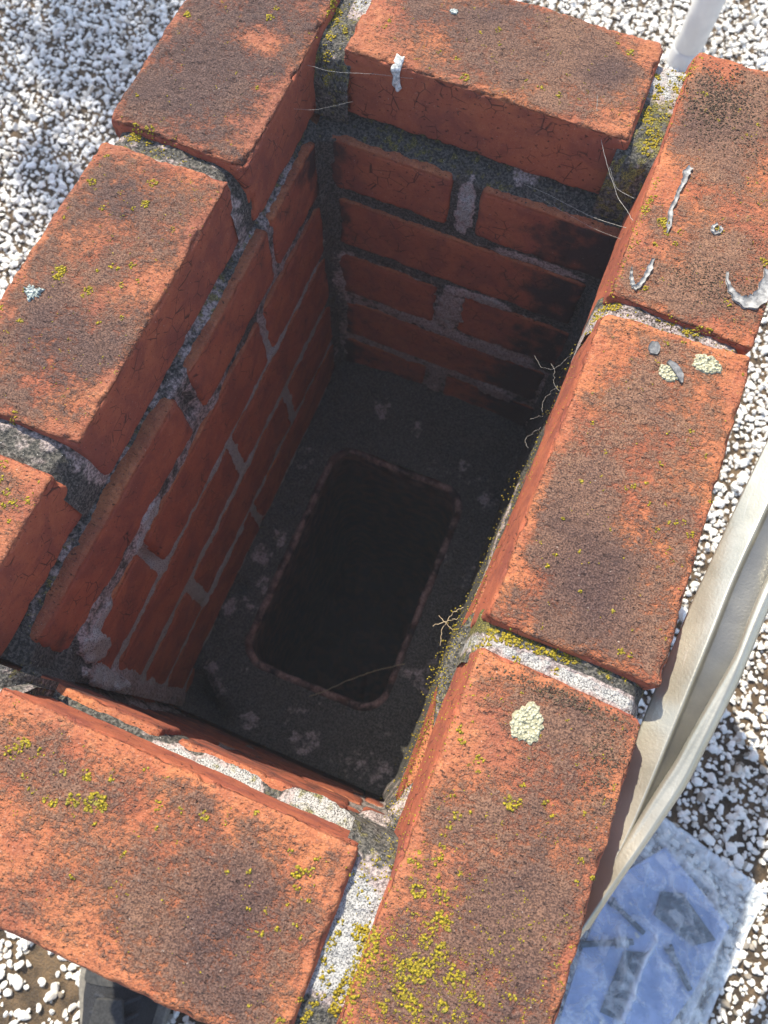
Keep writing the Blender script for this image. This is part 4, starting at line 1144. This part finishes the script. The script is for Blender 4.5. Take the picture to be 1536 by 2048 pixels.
def prism(name, poly, z0, z1, mat, label=None, cat=None, parent=None, origin=None, bev=0.6, wave=0):
    import bmesh
    poly = np.array(poly, float); c = np.array([poly[:, 0].mean(), poly[:, 1].mean(), z0]) if origin is None else np.asarray(origin, float)
    b = bmesh.new()
    vs = [b.verts.new(((x - c[0]) * MM, (y - c[1]) * MM, (z1 - c[2]) * MM)) for x, y in poly]
    f = b.faces.new(vs)
    if f.normal.z < 0: f.normal_flip()
    r = bmesh.ops.extrude_face_region(b, geom=[f])
    for g_ in r['geom']:
        if isinstance(g_, bmesh.types.BMVert): g_.co.z -= (z1 - z0) * MM
    bmesh.ops.recalc_face_normals(b, faces=b.faces)
    if bev: bmesh.ops.bevel(b, geom=list(b.edges), offset=bev * MM, segments=1, affect='EDGES')
    me = bpy.data.meshes.new(name); b.to_mesh(me); b.free()
    o = link(name, me, parent, mat)
    if parent is None: o.location = [q * MM for q in c]
    if label: tag(o, label, cat)
    return o
prism("folded_leaflet", [(282, -300), (385, -288), (418, -205), (441, -118), (345, -62), (296, -120), (284, -210)], -592, -588.6, M_PAPER,
      "pale blue folded leaflet inside the clear plastic bag", "leaflet", bev=.4)
t = thing("fixing_bracket", "dark triangular metal bracket lying on the blue leaflet", "bracket", (385, -135, -588))
prism("plate", [(352, -112), (377, -104), (428, -138), (404, -154), (352, -140)], -588, -584.5, M_IRON, parent=t, origin=(385, -135, -588))
prism("flange", [(352, -112), (377, -104), (378, -108), (353, -116)], -584.5, -577, M_IRON, parent=t, origin=(385, -135, -588))
t = thing("threaded_bolt", "thin dark bolt pointing at the triangular bracket in the bag", "bolt", (322, -153, -585))
tube("shank", [(301, -146, -584), (345, -163, -584)], 3.2, M_IRON, None, None, 8, t, 0, (322, -153, -585))
tube("head", [(298, -144.6, -584), (303, -146.6, -584)], 5.5, M_IRON, None, None, 6, t, 0, (322, -153, -585))
t = thing("threaded_bolt", "dark bolt with a bright nut across the leaflet in the bag", "bolt", (307, -190, -585))
tube("shank", [(279, -203, -584), (336, -177, -584)], 3.4, M_IRON, None, None, 8, t, 0, (307, -190, -585))
tube("nut", [(316, -186, -583), (330, -180, -583)], 5.4, M_ZINC, None, None, 6, t, 0, (307, -190, -585))
t = thing("strap_plate", "dark flat metal strap in the middle of the plastic bag", "strap", (345, -222, -588))
prism("plate", [(330, -190), (356, -182), (346, -262), (322, -262)], -588, -585.5, M_IRON, parent=t, origin=(345, -222, -588))
prism("rib", [(340, -188), (344, -187), (336, -260), (332, -260)], -585.5, -582, M_IRON, parent=t, origin=(345, -222, -588))
t = thing("threaded_bolt", "dark bolt beside the right edge of the strap in the bag", "bolt", (395, -184, -585))
tube("shank", [(378, -168, -584), (412, -200, -584)], 3.6, M_IRON, None, None, 8, t, 0, (395, -184, -585))
tube("head", [(376, -166, -584), (380, -170, -584)], 6, M_IRON, None, None, 6, t, 0, (395, -184, -585))

# ------------------------------------------------------------------ vent pipe
t = thing("vent_pipe", "round white plastic pipe standing on the gravel beyond the chimney", "pipe", (24, 1158, -600))
def lathe(name, prof, mat, parent, seg=40, thick=None):
    V = []; n = len(prof)
    for (r, z) in prof:
        for k in range(seg):
            a = 2 * math.pi * k / seg; V.append((r * math.cos(a), r * math.sin(a), z))
    I, J = np.meshgrid(np.arange(n - 1), np.arange(seg), indexing='ij')
    a0 = (I * seg + J).ravel(); a1 = (I * seg + (J + 1) % seg).ravel()
    return link(name, mesh_np(name, np.array(V) * MM, np.stack([a0, a1, a1 + seg, a0 + seg], 1), True), parent, mat)
lathe("tube", [(24, 2), (24, 260), (21.5, 262), (21.5, 100)], M_PIPE, t)
lathe("collar", [(27, 1), (27, 34), (24.6, 36)], M_PIPE, t)

# ------------------------------------------------------------------ shoe
def shoe():
    t = thing("shoe", "black work shoe with grey sole edge standing on gravel below the near brick", "shoe", (-176, -484, -592), math.radians(20))
    org = np.zeros(3)
    # outline of the sole: heel at y=-130, toe at y=+155
    ys = np.array([-132, -122, -95, -50, 0, 50, 95, 125, 145, 155])
    hw = np.array([6, 28, 36, 36, 40, 50, 53, 45, 28, 5])
    off_ = np.array([0, 0, 0, -1, -3, -3, 0, 3, 5, 6])
    n = 60
    yy = np.linspace(-132, 155, n)
    H = np.interp(yy, ys, hw); O = np.interp(yy, ys, off_)
    for _ in range(4): H[1:-1] = (H[:-2] + 2 * H[1:-1] + H[2:]) / 4
    left = np.column_stack([O - H - 5, yy]); right = np.column_stack([O + H + 5, yy])[::-1]
    poly = np.vstack([right[::-1], left[::-1]])
    prism("sole", poly, 0, 24, M_SOLE, parent=t, origin=(0, 0, 0), bev=2)
    # upper as a loft of half-round sections
    def loft(name, y0, y1, hfun, inset, mat, zb=23, seg=22, nn=40):
        V = []
        for i in range(nn):
            y = y0 + (y1 - y0) * i / (nn - 1)
            h_ = np.interp(y, yy, H) - inset; o_ = np.interp(y, yy, O); top_ = hfun(y)
            for k in range(seg + 1):
                a = math.pi * k / seg
                cx, sx = math.cos(a), math.sin(a)
                x = o_ + max(h_, 1) * math.copysign(abs(cx) ** .95, cx)
                z = zb + (top_ - zb) * abs(sx) ** .75
                V.append((x, y, z + .8 * math.sin(y * .35 + x * .2)))
        o = link(name, mesh_np(name, np.array(V) * MM, grid_faces(nn, seg + 1, False), True), t, mat)
        return o
    hf = lambda y: np.interp(y, [-132, -110, -60, -10, 40, 90, 125, 150, 155], [70, 108, 112, 104, 84, 62, 52, 36, 25])
    loft("upper", -124, 146, hf, 8, M_FABRIC)
    loft("toe_cap", 62, 148.5, lambda y: hf(y) + 2.0, 6.2, M_CAP)
    loft("toe_guard", 118, 150, lambda y: 24 + (hf(y) - 22) * .45, 4.6, M_SOLE)
    for k in range(5):
        y = 52 - k * 15
        z = hf(y) + 3
        tube("lace", [(-26, y, z - 15), (-14, y + 3, z - 2), (0, y + (5 if k % 2 else -5), z + 2), (14, y - 3, z - 2), (26, y, z - 15)], 2.6, M_LACE, None, None, 7, t, 0, (0, 0, 0))
    prism("tongue", [(-17, -40), (17, -40), (19, 30), (14, 56), (-14, 56), (-19, 30)], 90, 95, M_CAP, parent=t, origin=(0, 0, 0), bev=1.5)
    tube("collar", [(-32, -20, 100), (-33, -70, 112), (-22, -112, 112), (0, -124, 110), (22, -112, 112), (33, -70, 112), (32, -20, 100), (0, -2, 108), (-32, -20, 100)], 6, M_FABRIC, None, None, 8, t, 0, (0, 0, 0))
shoe()

# ------------------------------------------------------------------ tree whose branch shades the far left gravel
def tree():
    S = np.array(to_sun) * 1.0
    tgt = np.array([-900, 800, -600.0])
    tip = tgt + S * 4200 / 1.0
    base = np.array([tip[0] - 4300, tip[1] + 4200, -3400.0])
    t = thing("tree", "leafy tree beyond the roof whose branch shades the gravel", "tree", tuple(base))
    crown = base + np.array([0, 0, 6200.0])
    tube("trunk", [base, base + [60, -40, 2500], crown], np.linspace(170, 60, 16), M_BARK, None, None, 10, t, 0, base)
    tube("limb", [base + [40, -30, 3800], (crown * .5 + tip * .5) + [0, 0, 150], tip + [-150, 150, 40]], np.linspace(60, 12, 16), M_BARK, None, None, 8, t, 0, base)
    r = np.random.default_rng(21)
    pts = []
    for k in range(360):
        pts.append(tip + r.normal(0, 1, 3) * np.array([95, 70, 50]))
    for k in range(60):
        pts.append(tip + np.array([110, -280, 0]) + r.normal(0, 1, 3) * np.array([80, 40, 40]))
    for k in range(2600):
        d = r.normal(0, 1, 3); d /= np.linalg.norm(d)
        pts.append(crown + d * 1500 * r.uniform(.35, 1) ** .5)
    for k in range(500):
        u = r.uniform(0, .62)
        pts.append(crown * (1 - u) + (tip + [-300, 300, 0]) * u + r.normal(0, 160, 3))
    pts = np.array(pts); n = len(pts)
    s = np.where(np.arange(n) < 450, 24, 70) * r.uniform(.7, 1.3, n)
    a = r.normal(size=(n, 3)); a = a / np.linalg.norm(a, axis=1)[:, None]
    b = np.cross(a, r.normal(size=(n, 3))); b /= np.linalg.norm(b, axis=1)[:, None]
    V = np.stack([pts - a * s[:, None] * 1.4, pts + b * s[:, None] * .7, pts + a * s[:, None] * 1.4, pts - b * s[:, None] * .7], 1).reshape(-1, 3)
    F = np.arange(4 * n).reshape(-1, 4)
    o = link("foliage", mesh_np("foliage", (V - base) * MM, F, False), t, M_LEAF)
    o['kind'] = 'stuff'
tree()

# ------------------------------------------------------------------ added thin volume that imitates lens glare
hz = slab("glare_haze", -62000, -62000, 62000, 62000, -4700, 3900, None)
hm = bpy.data.materials.new("thin_glare_haze"); hm.use_nodes = True
ht = hm.node_tree; ht.nodes.clear()
hv = ht.nodes.new('ShaderNodeVolumePrincipled'); hv.inputs['Color'].default_value = (0.90, 0.93, 1.0, 1)
hv.inputs['Density'].default_value = 0.024
ho = ht.nodes.new('ShaderNodeOutputMaterial'); ht.links.new(hv.outputs[0], ho.inputs['Volume'])
hz.data.materials.clear(); hz.data.materials.append(hm)
hz['kind'] = 'stuff'; hz['label'] = "thin pale volume added to imitate lens glare over the chimney"
hz['category'] = "glare_haze"
